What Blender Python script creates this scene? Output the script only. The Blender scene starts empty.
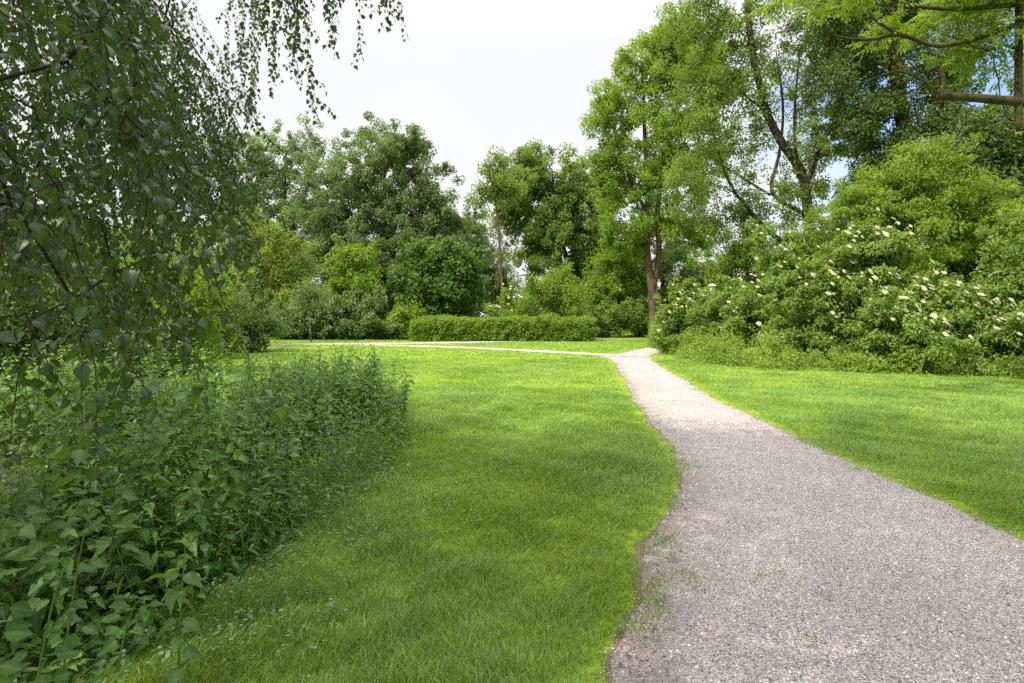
import bpy, math
import numpy as np
from mathutils import Vector

# ------------------------------------------------------------------ camera, sky, sun, exposure
scene = bpy.context.scene
C = scene.collection
F, HOR, CAMH = 569.0, 318.0, 1.6          # focal length in pixels, horizon row, eye height

cam = bpy.data.cameras.new('camera')
cam_o = bpy.data.objects.new('camera', cam); C.objects.link(cam_o)
cam_o.location = (0, 0, CAMH); cam_o.rotation_euler = (math.radians(90), 0, 0)
cam.sensor_width = 36; cam.lens = F / 1024 * 36
cam.shift_y = -(341.5 - HOR) / 1024
cam.clip_start = 0.05; cam.clip_end = 2000
scene.camera = cam_o

SUN_EL = math.radians(50)
SUN_AZ = math.atan2(-0.66, -0.50)         # behind the viewer, to the left
sun_dir = Vector((math.sin(SUN_AZ) * math.cos(SUN_EL), math.cos(SUN_AZ) * math.cos(SUN_EL), math.sin(SUN_EL)))
sl = bpy.data.lights.new('sun', 'SUN'); sl.energy = 2.9; sl.angle = math.radians(0.6); sl.color = (1.0, 0.94, 0.81)
so = bpy.data.objects.new('sun', sl); C.objects.link(so)
so.rotation_euler = (-sun_dir).to_track_quat('-Z', 'Y').to_euler(); so.location = (-20, -20, 40)

world = bpy.data.worlds.new('World'); scene.world = world; world.use_nodes = True
wn, wl = world.node_tree.nodes, world.node_tree.links
wn.clear()
wout = wn.new('ShaderNodeOutputWorld'); bg = wn.new('ShaderNodeBackground')
sky = wn.new('ShaderNodeTexSky'); sky.sky_type = 'NISHITA'; sky.sun_disc = False
sky.sun_elevation = SUN_EL; sky.sun_rotation = SUN_AZ; sky.air_density = 1.0; sky.dust_density = 0.6
tc = wn.new('ShaderNodeTexCoord')
mp = wn.new('ShaderNodeMapping'); mp.inputs['Scale'].default_value = (1.0, 1.0, 2.2)
nz = wn.new('ShaderNodeTexNoise'); nz.inputs['Scale'].default_value = 2.3; nz.inputs['Detail'].default_value = 7
nz.inputs['Roughness'].default_value = 0.55
nz2 = wn.new('ShaderNodeTexNoise'); nz2.inputs['Scale'].default_value = 4.0; nz2.inputs['Detail'].default_value = 5
sep = wn.new('ShaderNodeSeparateXYZ')
ma = wn.new('ShaderNodeMath'); ma.operation = 'MULTIPLY_ADD'; ma.inputs[1].default_value = -0.62; ma.inputs[2].default_value = 0.32
add = wn.new('ShaderNodeMath'); add.operation = 'ADD'
cr = wn.new('ShaderNodeMapRange'); cr.interpolation_type = 'SMOOTHSTEP'
cr.inputs['From Min'].default_value = 0.40; cr.inputs['From Max'].default_value = 0.62
cc = wn.new('ShaderNodeMix'); cc.data_type = 'RGBA'
cc.inputs['A'].default_value = (4.15, 4.2, 4.28, 1); cc.inputs['B'].default_value = (4.6, 4.62, 4.65, 1)
# an overcast sky is about three times as bright overhead as near the horizon
zr = wn.new('ShaderNodeMapRange'); zr.interpolation_type = 'SMOOTHSTEP'
zr.inputs['From Min'].default_value = 0.42; zr.inputs['From Max'].default_value = 1.0; zr.inputs['To Min'].default_value = 1.0; zr.inputs['To Max'].default_value = 4.8
zm = wn.new('ShaderNodeMix'); zm.data_type = 'RGBA'; zm.blend_type = 'MULTIPLY'; zm.inputs['Factor'].default_value = 1
mx = wn.new('ShaderNodeMix'); mx.data_type = 'RGBA'
wl.new(tc.outputs['Generated'], mp.inputs['Vector']); wl.new(mp.outputs[0], nz.inputs['Vector']); wl.new(mp.outputs[0], nz2.inputs['Vector'])
wl.new(tc.outputs['Generated'], sep.inputs[0]); wl.new(sep.outputs['X'], ma.inputs[0])
wl.new(nz.outputs[0], add.inputs[0]); wl.new(ma.outputs[0], add.inputs[1]); wl.new(add.outputs[0], cr.inputs['Value'])
wl.new(nz2.outputs[0], cc.inputs['Factor'])
wl.new(cr.outputs[0], mx.inputs['Factor']); wl.new(sky.outputs[0], mx.inputs['A']); wl.new(sep.outputs['Z'], zr.inputs['Value']); wl.new(cc.outputs['Result'], zm.inputs['A']); wl.new(zr.outputs[0], zm.inputs['B']); wl.new(zm.outputs['Result'], mx.inputs['B'])
wl.new(mx.outputs['Result'], bg.inputs['Color']); bg.inputs['Strength'].default_value = 0.1
wl.new(bg.outputs[0], wout.inputs['Surface'])

vs = scene.view_settings
vs.view_transform = 'Standard'; vs.look = 'None'; vs.gamma = 1.0; vs.use_curve_mapping = False
vs.exposure = 1.15
scene.cycles.max_bounces = 6; scene.cycles.diffuse_bounces = 3; scene.cycles.glossy_bounces = 2
scene.cycles.transmission_bounces = 4; scene.cycles.transparent_max_bounces = 4
scene.cycles.use_denoising = False
scene.cycles.caustics_reflective = False; scene.cycles.caustics_refractive = False

# ------------------------------------------------------------------ helpers
R = np.random.default_rng(7)
UP = np.array([0, 0, 1.0])

def P(px, py, D):
    return np.array([(px - 512) / F * D, D, CAMH - (py - HOR) / F * D])

def G(px, py):                                # the ground point seen at a pixel
    D = F * CAMH / (py - HOR)
    return np.array([(px - 512) / F * D, D])

def unit(v):
    v = np.asarray(v, float)
    return v / np.maximum(np.linalg.norm(v, axis=-1, keepdims=True), 1e-9)

class Soup:
    """collects vertices, triangles, quads and two float attributes into one mesh"""
    def __init__(s): s.V, s.T, s.Q, s.A, s.B, s.n = [], [], [], [], [], 0
    def add(s, v, tris=None, quads=None, var=0.5, vein=0.0):
        v = np.asarray(v, float).reshape(-1, 3); k = len(v)
        s.V.append(v)
        if tris is not None: s.T.append(np.asarray(tris, np.int64).reshape(-1, 3) + s.n)
        if quads is not None: s.Q.append(np.asarray(quads, np.int64).reshape(-1, 4) + s.n)
        s.A.append(np.broadcast_to(np.asarray(var, float), (k,))); s.B.append(np.broadcast_to(np.asarray(vein, float), (k,)))
        s.n += k
    def mesh(s, name, mat=None, smooth=False):
        V = np.concatenate(s.V)
        T = np.concatenate(s.T) if s.T else np.zeros((0, 3), np.int64)
        Q = np.concatenate(s.Q) if s.Q else np.zeros((0, 4), np.int64)
        me = bpy.data.meshes.new(name)
        me.vertices.add(len(V)); me.vertices.foreach_set('co', V.astype(np.float32).ravel())
        nl = len(T) * 3 + len(Q) * 4
        me.loops.add(nl); me.loops.foreach_set('vertex_index', np.concatenate([T.ravel(), Q.ravel()]).astype(np.int32))
        st = np.concatenate([np.arange(len(T)) * 3, len(T) * 3 + np.arange(len(Q)) * 4]).astype(np.int32)
        me.polygons.add(len(st)); me.polygons.foreach_set('loop_start', st)
        me.polygons.foreach_set('use_smooth', np.full(len(st), smooth, bool))
        me.update(calc_edges=True)
        for nm, dat in (('var', s.A), ('vein', s.B)):
            a = me.attributes.new(nm, 'FLOAT', 'POINT'); a.data.foreach_set('value', np.concatenate(dat).astype(np.float32))
        if mat: me.materials.append(mat)
        return me

def link(name, me, parent=None, loc=None):
    o = bpy.data.objects.new(name, me); C.objects.link(o)
    if parent is not None: o.parent = parent
    if loc is not None: o.location = loc
    return o

def tag(o, label=None, cat=None, group=None, kind=None):
    if label: o['label'] = label
    if cat: o['category'] = cat
    if group: o['group'] = group
    if kind: o['kind'] = kind
    return o

def thing(name, label, cat, loc=(0, 0, 0), group=None):
    o = bpy.data.objects.new(name, None); C.objects.link(o); o.location = loc; o.empty_display_size = 0.3
    return tag(o, label, cat, group)

# ------------------------------------------------------------------ materials
def nodes_of(m):
    m.use_nodes = True; nt = m.node_tree; nt.nodes.clear()
    return nt.nodes, nt.links

def leaf_mat(name, a, b, trans=None, tw=0.4, rough=0.5, spec=0.35, rib=0.0):
    m = bpy.data.materials.new(name); N, L = nodes_of(m)
    out = N.new('ShaderNodeOutputMaterial'); pb = N.new('ShaderNodeBsdfPrincipled'); tr = N.new('ShaderNodeBsdfTranslucent')
    at = N.new('ShaderNodeAttribute'); at.attribute_name = 'var'
    mixc = N.new('ShaderNodeMix'); mixc.data_type = 'RGBA'
    mixc.inputs['A'].default_value = (*a, 1); mixc.inputs['B'].default_value = (*b, 1)
    L.new(at.outputs['Fac'], mixc.inputs['Factor'])
    col = mixc.outputs['Result']
    if rib:
        av = N.new('ShaderNodeAttribute'); av.attribute_name = 'vein'
        pw = N.new('ShaderNodeMath'); pw.operation = 'POWER'; pw.inputs[1].default_value = 4.0
        ml = N.new('ShaderNodeMath'); ml.operation = 'MULTIPLY'; ml.inputs[1].default_value = rib
        m2 = N.new('ShaderNodeMix'); m2.data_type = 'RGBA'; m2.inputs['B'].default_value = (0.22, 0.30, 0.12, 1)
        L.new(av.outputs['Fac'], pw.inputs[0]); L.new(pw.outputs[0], ml.inputs[0]); L.new(ml.outputs[0], m2.inputs['Factor'])
        L.new(col, m2.inputs['A']); col = m2.outputs['Result']
    L.new(col, pb.inputs['Base Color'])
    pb.inputs['Roughness'].default_value = rough; pb.inputs['Specular IOR Level'].default_value = spec
    if trans is None: trans = (b[0] * 1.5 + .02, b[1] * 1.45, b[2] * 0.6)
    m3 = N.new('ShaderNodeMix'); m3.data_type = 'RGBA'
    m3.inputs['A'].default_value = (trans[0] * .7, trans[1] * .75, trans[2] * .7, 1); m3.inputs['B'].default_value = (*trans, 1)
    L.new(at.outputs['Fac'], m3.inputs['Factor']); L.new(m3.outputs['Result'], tr.inputs['Color'])
    ms = N.new('ShaderNodeMixShader'); ms.inputs['Fac'].default_value = tw
    L.new(pb.outputs[0], ms.inputs[1]); L.new(tr.outputs[0], ms.inputs[2]); L.new(ms.outputs[0], out.inputs['Surface'])
    return m

def bark_mat(name, a, b, scale=6, moss=None):
    m = bpy.data.materials.new(name); N, L = nodes_of(m)
    out = N.new('ShaderNodeOutputMaterial'); pb = N.new('ShaderNodeBsdfPrincipled')
    tc = N.new('ShaderNodeTexCoord'); mp = N.new('ShaderNodeMapping'); mp.inputs['Scale'].default_value = (1, 1, 0.22)
    nz = N.new('ShaderNodeTexNoise'); nz.inputs['Scale'].default_value = scale; nz.inputs['Detail'].default_value = 8; nz.inputs['Roughness'].default_value = 0.7
    rp = N.new('ShaderNodeValToRGB'); rp.color_ramp.elements[0].position = 0.35; rp.color_ramp.elements[1].position = 0.68
    rp.color_ramp.elements[0].color = (*a, 1); rp.color_ramp.elements[1].color = (*b, 1)
    L.new(tc.outputs['Object'], mp.inputs[0]); L.new(mp.outputs[0], nz.inputs['Vector']); L.new(nz.outputs[0], rp.inputs[0])
    col = rp.outputs[0]
    if moss:
        n2 = N.new('ShaderNodeTexNoise'); n2.inputs['Scale'].default_value = 3.5; n2.inputs['Detail'].default_value = 5
        r2 = N.new('ShaderNodeMapRange'); r2.inputs['From Min'].default_value = 0.42; r2.inputs['From Max'].default_value = 0.6
        m2 = N.new('ShaderNodeMix'); m2.data_type = 'RGBA'; m2.inputs['B'].default_value = (*moss, 1)
        L.new(tc.outputs['Object'], n2.inputs['Vector']); L.new(n2.outputs[0], r2.inputs['Value']); L.new(r2.outputs[0], m2.inputs['Factor'])
        L.new(col, m2.inputs['A']); col = m2.outputs['Result']
    L.new(col, pb.inputs['Base Color']); pb.inputs['Roughness'].default_value = 0.9; pb.inputs['Specular IOR Level'].default_value = 0.2
    bp = N.new('ShaderNodeBump'); bp.inputs['Strength'].default_value = 0.8; bp.inputs['Distance'].default_value = 0.04
    L.new(nz.outputs[0], bp.inputs['Height']); L.new(bp.outputs[0], pb.inputs['Normal'])
    L.new(pb.outputs[0], out.inputs['Surface'])
    return m

def plain_mat(name, col, rough=0.6, noise=0.15, scale=8, metal=0.0):
    m = bpy.data.materials.new(name); N, L = nodes_of(m)
    out = N.new('ShaderNodeOutputMaterial'); pb = N.new('ShaderNodeBsdfPrincipled')
    tc = N.new('ShaderNodeTexCoord'); nz = N.new('ShaderNodeTexNoise'); nz.inputs['Scale'].default_value = scale; nz.inputs['Detail'].default_value = 5
    mx = N.new('ShaderNodeMix'); mx.data_type = 'RGBA'
    mx.inputs['A'].default_value = (*[c * (1 - noise) for c in col], 1); mx.inputs['B'].default_value = (*[min(1, c * (1 + noise)) for c in col], 1)
    L.new(tc.outputs['Object'], nz.inputs['Vector']); L.new(nz.outputs[0], mx.inputs['Factor']); L.new(mx.outputs['Result'], pb.inputs['Base Color'])
    pb.inputs['Roughness'].default_value = rough; pb.inputs['Metallic'].default_value = metal
    L.new(pb.outputs[0], out.inputs['Surface'])
    return m

def brick_mat(name):
    m = bpy.data.materials.new(name); N, L = nodes_of(m)
    out = N.new('ShaderNodeOutputMaterial'); pb = N.new('ShaderNodeBsdfPrincipled')
    tc = N.new('ShaderNodeTexCoord'); bk = N.new('ShaderNodeTexBrick'); bk.inputs['Scale'].default_value = 4
    bk.inputs['Color1'].default_value = (0.30, 0.12, 0.08, 1); bk.inputs['Color2'].default_value = (0.36, 0.17, 0.11, 1); bk.inputs['Mortar'].default_value = (0.4, 0.36, 0.32, 1)
    mp = N.new('ShaderNodeMapping'); mp.inputs['Rotation'].default_value = (math.radians(90), 0, 0)
    L.new(tc.outputs['Object'], mp.inputs[0]); L.new(mp.outputs[0], bk.inputs['Vector']); L.new(bk.outputs[0], pb.inputs['Base Color']); pb.inputs['Roughness'].default_value = 0.9
    L.new(pb.outputs[0], out.inputs['Surface']); return m

def lawn_mat():
    m = bpy.data.materials.new('lawn_turf'); N, L = nodes_of(m)
    out = N.new('ShaderNodeOutputMaterial'); pb = N.new('ShaderNodeBsdfPrincipled')
    tc = N.new('ShaderNodeTexCoord')
    n1 = N.new('ShaderNodeTexNoise'); n1.inputs['Scale'].default_value = 0.35; n1.inputs['Detail'].default_value = 6
    n2 = N.new('ShaderNodeTexNoise'); n2.inputs['Scale'].default_value = 9.0; n2.inputs['Detail'].default_value = 6; n2.inputs['Roughness'].default_value = 0.75
    L.new(tc.outputs['Object'], n1.inputs['Vector']); L.new(tc.outputs['Object'], n2.inputs['Vector'])
    r1 = N.new('ShaderNodeValToRGB')
    r1.color_ramp.elements[0].position = 0.35; r1.color_ramp.elements[0].color = (0.15, 0.24, 0.016, 1)
    r1.color_ramp.elements[1].position = 0.68; r1.color_ramp.elements[1].color = (0.24, 0.33, 0.026, 1)
    L.new(n1.outputs[0], r1.inputs[0])
    r2 = N.new('ShaderNodeValToRGB')
    r2.color_ramp.elements[0].position = 0.38; r2.color_ramp.elements[0].color = (0.055, 0.09, 0.012, 1)
    r2.color_ramp.elements[1].position = 0.55; r2.color_ramp.elements[1].color = (1, 1, 1, 1)
    L.new(n2.outputs[0], r2.inputs[0])
    mr = N.new('ShaderNodeMapRange'); mr.inputs['From Min'].default_value = 0.36; mr.inputs['From Max'].default_value = 0.56
    mr.inputs['To Min'].default_value = 0.45; mr.inputs['To Max'].default_value = 0.0
    L.new(n2.outputs[0], mr.inputs['Value'])
    mx = N.new('ShaderNodeMix'); mx.data_type = 'RGBA'; mx.inputs['B'].default_value = (0.08, 0.125, 0.014, 1)
    L.new(mr.outputs[0], mx.inputs['Factor']); L.new(r1.outputs[0], mx.inputs['A']); L.new(mx.outputs['Result'], pb.inputs['Base Color'])
    pb.inputs['Roughness'].default_value = 1.0; pb.inputs['Specular IOR Level'].default_value = 0.1
    bp = N.new('ShaderNodeBump'); bp.inputs['Strength'].default_value = 0.6; bp.inputs['Distance'].default_value = 0.05
    L.new(n2.outputs[0], bp.inputs['Height']); L.new(bp.outputs[0], pb.inputs['Normal'])
    L.new(pb.outputs[0], out.inputs['Surface']); return m

def gravel_mat(name, tint=(1, 1, 1), soil=0.0):
    m = bpy.data.materials.new(name); N, L = nodes_of(m)
    out = N.new('ShaderNodeOutputMaterial'); pb = N.new('ShaderNodeBsdfPrincipled')
    tc = N.new('ShaderNodeTexCoord')
    v1 = N.new('ShaderNodeTexVoronoi'); v1.inputs['Scale'].default_value = 145
    v2 = N.new('ShaderNodeTexVoronoi'); v2.inputs['Scale'].default_value = 260
    nb = N.new('ShaderNodeTexNoise'); nb.inputs['Scale'].default_value = 1.1; nb.inputs['Detail'].default_value = 6; nb.inputs['Roughness'].default_value = 0.65
    for n in (v1, v2, nb): L.new(tc.outputs['Object'], n.inputs['Vector'])
    s1 = N.new('ShaderNodeSeparateColor'); L.new(v1.outputs['Color'], s1.inputs[0])
    ra = N.new('ShaderNodeValToRGB'); cr_ = ra.color_ramp
    cols = [(0.0, (0.05, 0.045, 0.045)), (0.16, (0.17, 0.15, 0.14)), (0.4, (0.33, 0.295, 0.28)), (0.62, (0.40, 0.36, 0.345)), (0.8, (0.36, 0.29, 0.25)), (0.9, (0.56, 0.53, 0.51)), (1.0, (0.70, 0.68, 0.66))]
    cr_.elements[0].position = 0; cr_.elements[0].color = (*cols[0][1], 1); cr_.elements[1].position = 1; cr_.elements[1].color = (*cols[-1][1], 1)
    for p, c in cols[1:-1]:
        e = cr_.elements.new(p); e.color = (*c, 1)
    L.new(s1.outputs[0], ra.inputs[0])
    s2 = N.new('ShaderNodeSeparateColor'); L.new(v2.outputs['Color'], s2.inputs[0])
    rb = N.new('ShaderNodeMapRange'); rb.inputs['To Min'].default_value = 0.72; rb.inputs['To Max'].default_value = 1.18; L.new(s2.outputs[0], rb.inputs['Value'])
    mu = N.new('ShaderNodeMix'); mu.data_type = 'RGBA'; mu.blend_type = 'MULTIPLY'; mu.inputs['Factor'].default_value = 1
    L.new(ra.outputs[0], mu.inputs['A']); L.new(rb.outputs[0], mu.inputs['B'])
    rc = N.new('ShaderNodeMapRange'); rc.inputs['From Min'].default_value = 0.38; rc.inputs['From Max'].default_value = 0.66
    rc.inputs['To Min'].default_value = soil + 0.28; rc.inputs['To Max'].default_value = soil; L.new(nb.outputs[0], rc.inputs['Value'])
    av = N.new('ShaderNodeAttribute'); av.attribute_name = 'vein'
    nm_ = N.new('ShaderNodeTexNoise'); nm_.inputs['Scale'].default_value = 5.0; nm_.inputs['Detail'].default_value = 6; L.new(tc.outputs['Object'], nm_.inputs['Vector'])
    r9 = N.new('ShaderNodeMapRange'); r9.inputs['From Min'].default_value = 0.3; r9.inputs['From Max'].default_value = 0.7; r9.inputs['To Min'].default_value = 0.25; r9.inputs['To Max'].default_value = 1.0; L.new(nm_.outputs[0], r9.inputs['Value'])
    m9 = N.new('ShaderNodeMath'); m9.operation = 'MULTIPLY_ADD'; m9.use_clamp = True; L.new(av.outputs['Fac'], m9.inputs[0]); L.new(r9.outputs[0], m9.inputs[1]); L.new(rc.outputs[0], m9.inputs[2])
    so_ = N.new('ShaderNodeMix'); so_.data_type = 'RGBA'; so_.inputs['B'].default_value = (0.17, 0.13, 0.105, 1)
    L.new(m9.outputs[0], so_.inputs['Factor']); L.new(mu.outputs['Result'], so_.inputs['A'])
    ti = N.new('ShaderNodeMix'); ti.data_type = 'RGBA'; ti.blend_type = 'MULTIPLY'; ti.inputs['Factor'].default_value = 1; ti.inputs['B'].default_value = (*[x * 1.15 for x in tint], 1)
    L.new(so_.outputs['Result'], ti.inputs['A'])
    L.new(ti.outputs['Result'], pb.inputs['Base Color']); pb.inputs['Roughness'].default_value = 0.85; pb.inputs['Specular IOR Level'].default_value = 0.3
    bp = N.new('ShaderNodeBump'); bp.invert = True; bp.inputs['Strength'].default_value = 0.9; bp.inputs['Distance'].default_value = 0.008
    L.new(v1.outputs['Distance'], bp.inputs['Height']); L.new(bp.outputs[0], pb.inputs['Normal'])
    L.new(pb.outputs[0], out.inputs['Surface']); return m

M = {}
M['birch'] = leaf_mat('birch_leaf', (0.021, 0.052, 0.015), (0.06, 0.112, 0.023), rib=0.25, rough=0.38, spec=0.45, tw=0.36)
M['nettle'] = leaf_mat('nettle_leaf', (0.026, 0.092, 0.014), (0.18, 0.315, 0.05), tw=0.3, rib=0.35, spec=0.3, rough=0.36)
M['under'] = leaf_mat('undergrowth_leaf', (0.026, 0.085, 0.016), (0.09, 0.2, 0.03), tw=0.3, rough=0.4, rib=0.3, spec=0.35)
M['bramble'] = leaf_mat('bramble_leaf', (0.04, 0.104, 0.016), (0.088, 0.176, 0.024), tw=0.35, rough=0.45, rib=0.4)
M['grass'] = leaf_mat('grass_blade', (0.1, 0.222, 0.036), (0.315, 0.415, 0.105), tw=0.38, spec=0.4, rough=0.36, trans=(0.47, 0.61, 0.07))
M['clover'] = leaf_mat('clover_leaf', (0.1, 0.19, 0.07), (0.22, 0.32, 0.16), tw=0.25, rough=0.5)
M['tree_grey'] = leaf_mat('leaf_grey_green', (0.08, 0.135, 0.05), (0.19, 0.26, 0.105), tw=0.35)
M['tree_mid'] = leaf_mat('leaf_mid_green', (0.08, 0.145, 0.028), (0.21, 0.295, 0.06), tw=0.4)
M['tree_fresh'] = leaf_mat('leaf_fresh_green', (0.095, 0.19, 0.022), (0.23, 0.34, 0.04), tw=0.42)
M['tree_yellow'] = leaf_mat('leaf_yellow_green', (0.13, 0.19, 0.03), (0.25, 0.325, 0.06), tw=0.42)
M['tree_lime'] = leaf_mat('leaf_lime_green', (0.1, 0.17, 0.018), (0.24, 0.335, 0.045), tw=0.45)
M['tree_dark'] = leaf_mat('leaf_dark_green', (0.05, 0.095, 0.022), (0.12, 0.185, 0.042), tw=0.32)
M['tree_deep'] = leaf_mat('leaf_deep_green', (0.05, 0.115, 0.02), (0.12, 0.22, 0.035), tw=0.34)
M['shrub_olive'] = leaf_mat('leaf_olive_shrub', (0.078, 0.1495, 0.0455), (0.182, 0.26, 0.091), tw=0.35)
M['elder'] = leaf_mat('leaf_elder', (0.085, 0.17, 0.028), (0.235, 0.33, 0.065), tw=0.38)
M['bank'] = leaf_mat('leaf_bank', (0.1, 0.19, 0.026), (0.25, 0.345, 0.05), tw=0.4)
M['stem'] = leaf_mat('green_stem', (0.072, 0.12, 0.036), (0.144, 0.192, 0.06), tw=0.0, rough=0.6)
M['flower'] = leaf_mat('cream_flower', (0.58, 0.54, 0.36), (0.7, 0.67, 0.5), trans=(0.7, 0.68, 0.5), tw=0.2, rough=0.7)
M['rose'] = leaf_mat('pale_pink_flower', (0.72, 0.55, 0.52), (0.8, 0.7, 0.66), trans=(0.7, 0.6, 0.55), tw=0.2, rough=0.7)
M['bark_dark'] = bark_mat('bark_dark', (0.025, 0.02, 0.016), (0.10, 0.085, 0.07))
M['bark_brown'] = bark_mat('bark_brown', (0.045, 0.03, 0.021), (0.17, 0.11, 0.072))
M['bark_grey'] = bark_mat('bark_grey', (0.08, 0.075, 0.06), (0.26, 0.24, 0.2))
M['bark_red'] = bark_mat('bark_red', (0.025, 0.013, 0.01), (0.10, 0.047, 0.033))
M['bark_moss'] = bark_mat('bark_mossy', (0.016, 0.013, 0.009), (0.07, 0.056, 0.034), moss=(0.06, 0.055, 0.016))
M['birch_twig'] = bark_mat('birch_twig', (0.025, 0.018, 0.014), (0.07, 0.05, 0.04), scale=30)
M['birch_bark'] = bark_mat('birch_bark', (0.08, 0.07, 0.06), (0.62, 0.60, 0.56), scale=5)
M['cut'] = plain_mat('cut_wood', (0.62, 0.42, 0.26))

# ------------------------------------------------------------------ generators
def leaf_cards(sp, c, n, d, Ln, W, var, fold=0.12):
    """folded four-corner leaves"""
    d = unit(d); n = unit(n - (n * d).sum(1, keepdims=True) * d); s = np.cross(d, n)
    Ln, W = Ln[:, None], W[:, None]
    v = np.stack([c - d * Ln * .5, c + s * W * .5 + n * W * fold * 2 - d * Ln * .08, c + d * Ln * .5 - n * Ln * .08, c - s * W * .5 + n * W * fold * 2 - d * Ln * .08], 1)
    k = len(c); b = np.arange(k)[:, None] * 4
    sp.add(v.reshape(-1, 3), tris=np.concatenate([b + [0, 1, 2], b + [0, 2, 3]], 1).reshape(-1, 3), var=np.repeat(var, 4))

# a detailed leaf: base at origin, along +x, face normal +z; columns x (along), y (across), z
def leaf_template(prof, fold=0.25, droop=0.18):
    xs = np.linspace(0, 1, len(prof) + 2)
    mid = np.stack([xs, 0 * xs, -droop * xs ** 2], 1)
    w = np.array(prof) * .5
    left = np.stack([xs[1:-1] - 0.03, w, -droop * xs[1:-1] ** 2 + fold * w], 1)
    right = left * [1, -1, 1]
    v = np.concatenate([mid, left, right]); m = len(xs); k = len(prof)
    t = []
    for o, flip in ((m, 0), (m + k, 1)):
        f = [(0, 1, o)]
        for i in range(k - 1): f += [(i + 1, i + 2, o + i + 1), (i + 1, o + i + 1, o + i)]
        f += [(k, k + 1, o + k - 1)]
        t += [(a, c, b) if flip else (a, b, c) for a, b, c in f]
    vein = np.concatenate([np.ones(m), np.zeros(2 * k)])
    return v, np.array(t), vein

LT_BIRCH = leaf_template([0.56, 0.74, 0.60, 0.30], fold=0.22, droop=0.25)
LT_NETTLE = leaf_template([0.38, 0.52, 0.46, 0.30, 0.14], fold=0.35, droop=0.4)
LT_ROUND = leaf_template([0.55, 0.85, 0.75, 0.4], fold=0.15, droop=0.15)
LT_NARROW = leaf_template([0.24, 0.30, 0.24, 0.12], fold=0.3, droop=0.3)

def leaves(sp, tpl, base, d, n, size, var):
    v, t, vein = tpl
    d = unit(d); n = unit(n - (n * d).sum(1, keepdims=True) * d); s = np.cross(n, d)
    size = np.asarray(size)[:, None, None]
    w = base[:, None, :] + size * (v[None, :, 0:1] * d[:, None] + v[None, :, 1:2] * s[:, None] + v[None, :, 2:3] * n[:, None])
    k, m = len(base), len(v)
    tr = (np.arange(k)[:, None, None] * m + t[None]).reshape(-1, 3)
    sp.add(w.reshape(-1, 3), tris=tr, var=np.repeat(var, m), vein=np.tile(vein, k))

def tube(sp, pts, rad, sides=6, cap=True, var=0.5):
    pts = np.asarray(pts, float); rad = np.broadcast_to(np.asarray(rad, float), (len(pts),))
    tan = unit(np.gradient(pts, axis=0)); mt = np.abs(tan.mean(0)); ref = np.eye(3)[int(np.argmin(mt))]
    u = unit(np.cross(tan, ref)); w = np.cross(tan, u)
    a = np.linspace(0, 2 * math.pi, sides, endpoint=False)
    ring = pts[:, None] + rad[:, None, None] * (np.cos(a)[None, :, None] * u[:, None] + np.sin(a)[None, :, None] * w[:, None])
    k = len(pts); i = np.arange(k - 1)[:, None] * sides; j = np.arange(sides)[None]; j2 = (j + 1) % sides
    q = np.stack([i + j, i + j2, i + sides + j2, i + sides + j], 2).reshape(-1, 4)
    v = ring.reshape(-1, 3); tr = None
    if cap:
        v = np.concatenate([v, pts[:1], pts[-1:]]); e = k * sides; jj = np.arange(sides)
        tr = np.concatenate([np.stack([jj * 0 + e, (jj + 1) % sides, jj], 1), np.stack([jj * 0 + e + 1, (k - 1) * sides + jj, (k - 1) * sides + (jj + 1) % sides], 1)])
    sp.add(v, tris=tr, quads=q, var=var)

def smooth_line(pts, step):
    pts = np.asarray(pts, float)
    if len(pts) < 3:
        n = max(2, int(np.linalg.norm(pts[-1] - pts[0]) / step) + 1)
        return pts[0] + (pts[-1] - pts[0]) * np.linspace(0, 1, n)[:, None]
    e = np.concatenate([[2 * pts[0] - pts[1]], pts, [2 * pts[-1] - pts[-2]]]); out = []
    for i in range(1, len(e) - 2):
        n = max(2, int(np.linalg.norm(e[i + 1] - e[i]) / step)); t = np.linspace(0, 1, n, endpoint=False)[:, None]
        a, b, c, d = e[i - 1:i + 3]
        out.append(.5 * (2 * b + (c - a) * t + (2 * a - 5 * b + 4 * c - d) * t ** 2 + (3 * b - a - 3 * c + d) * t ** 3))
    return np.concatenate(out + [pts[-1:]])

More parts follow.
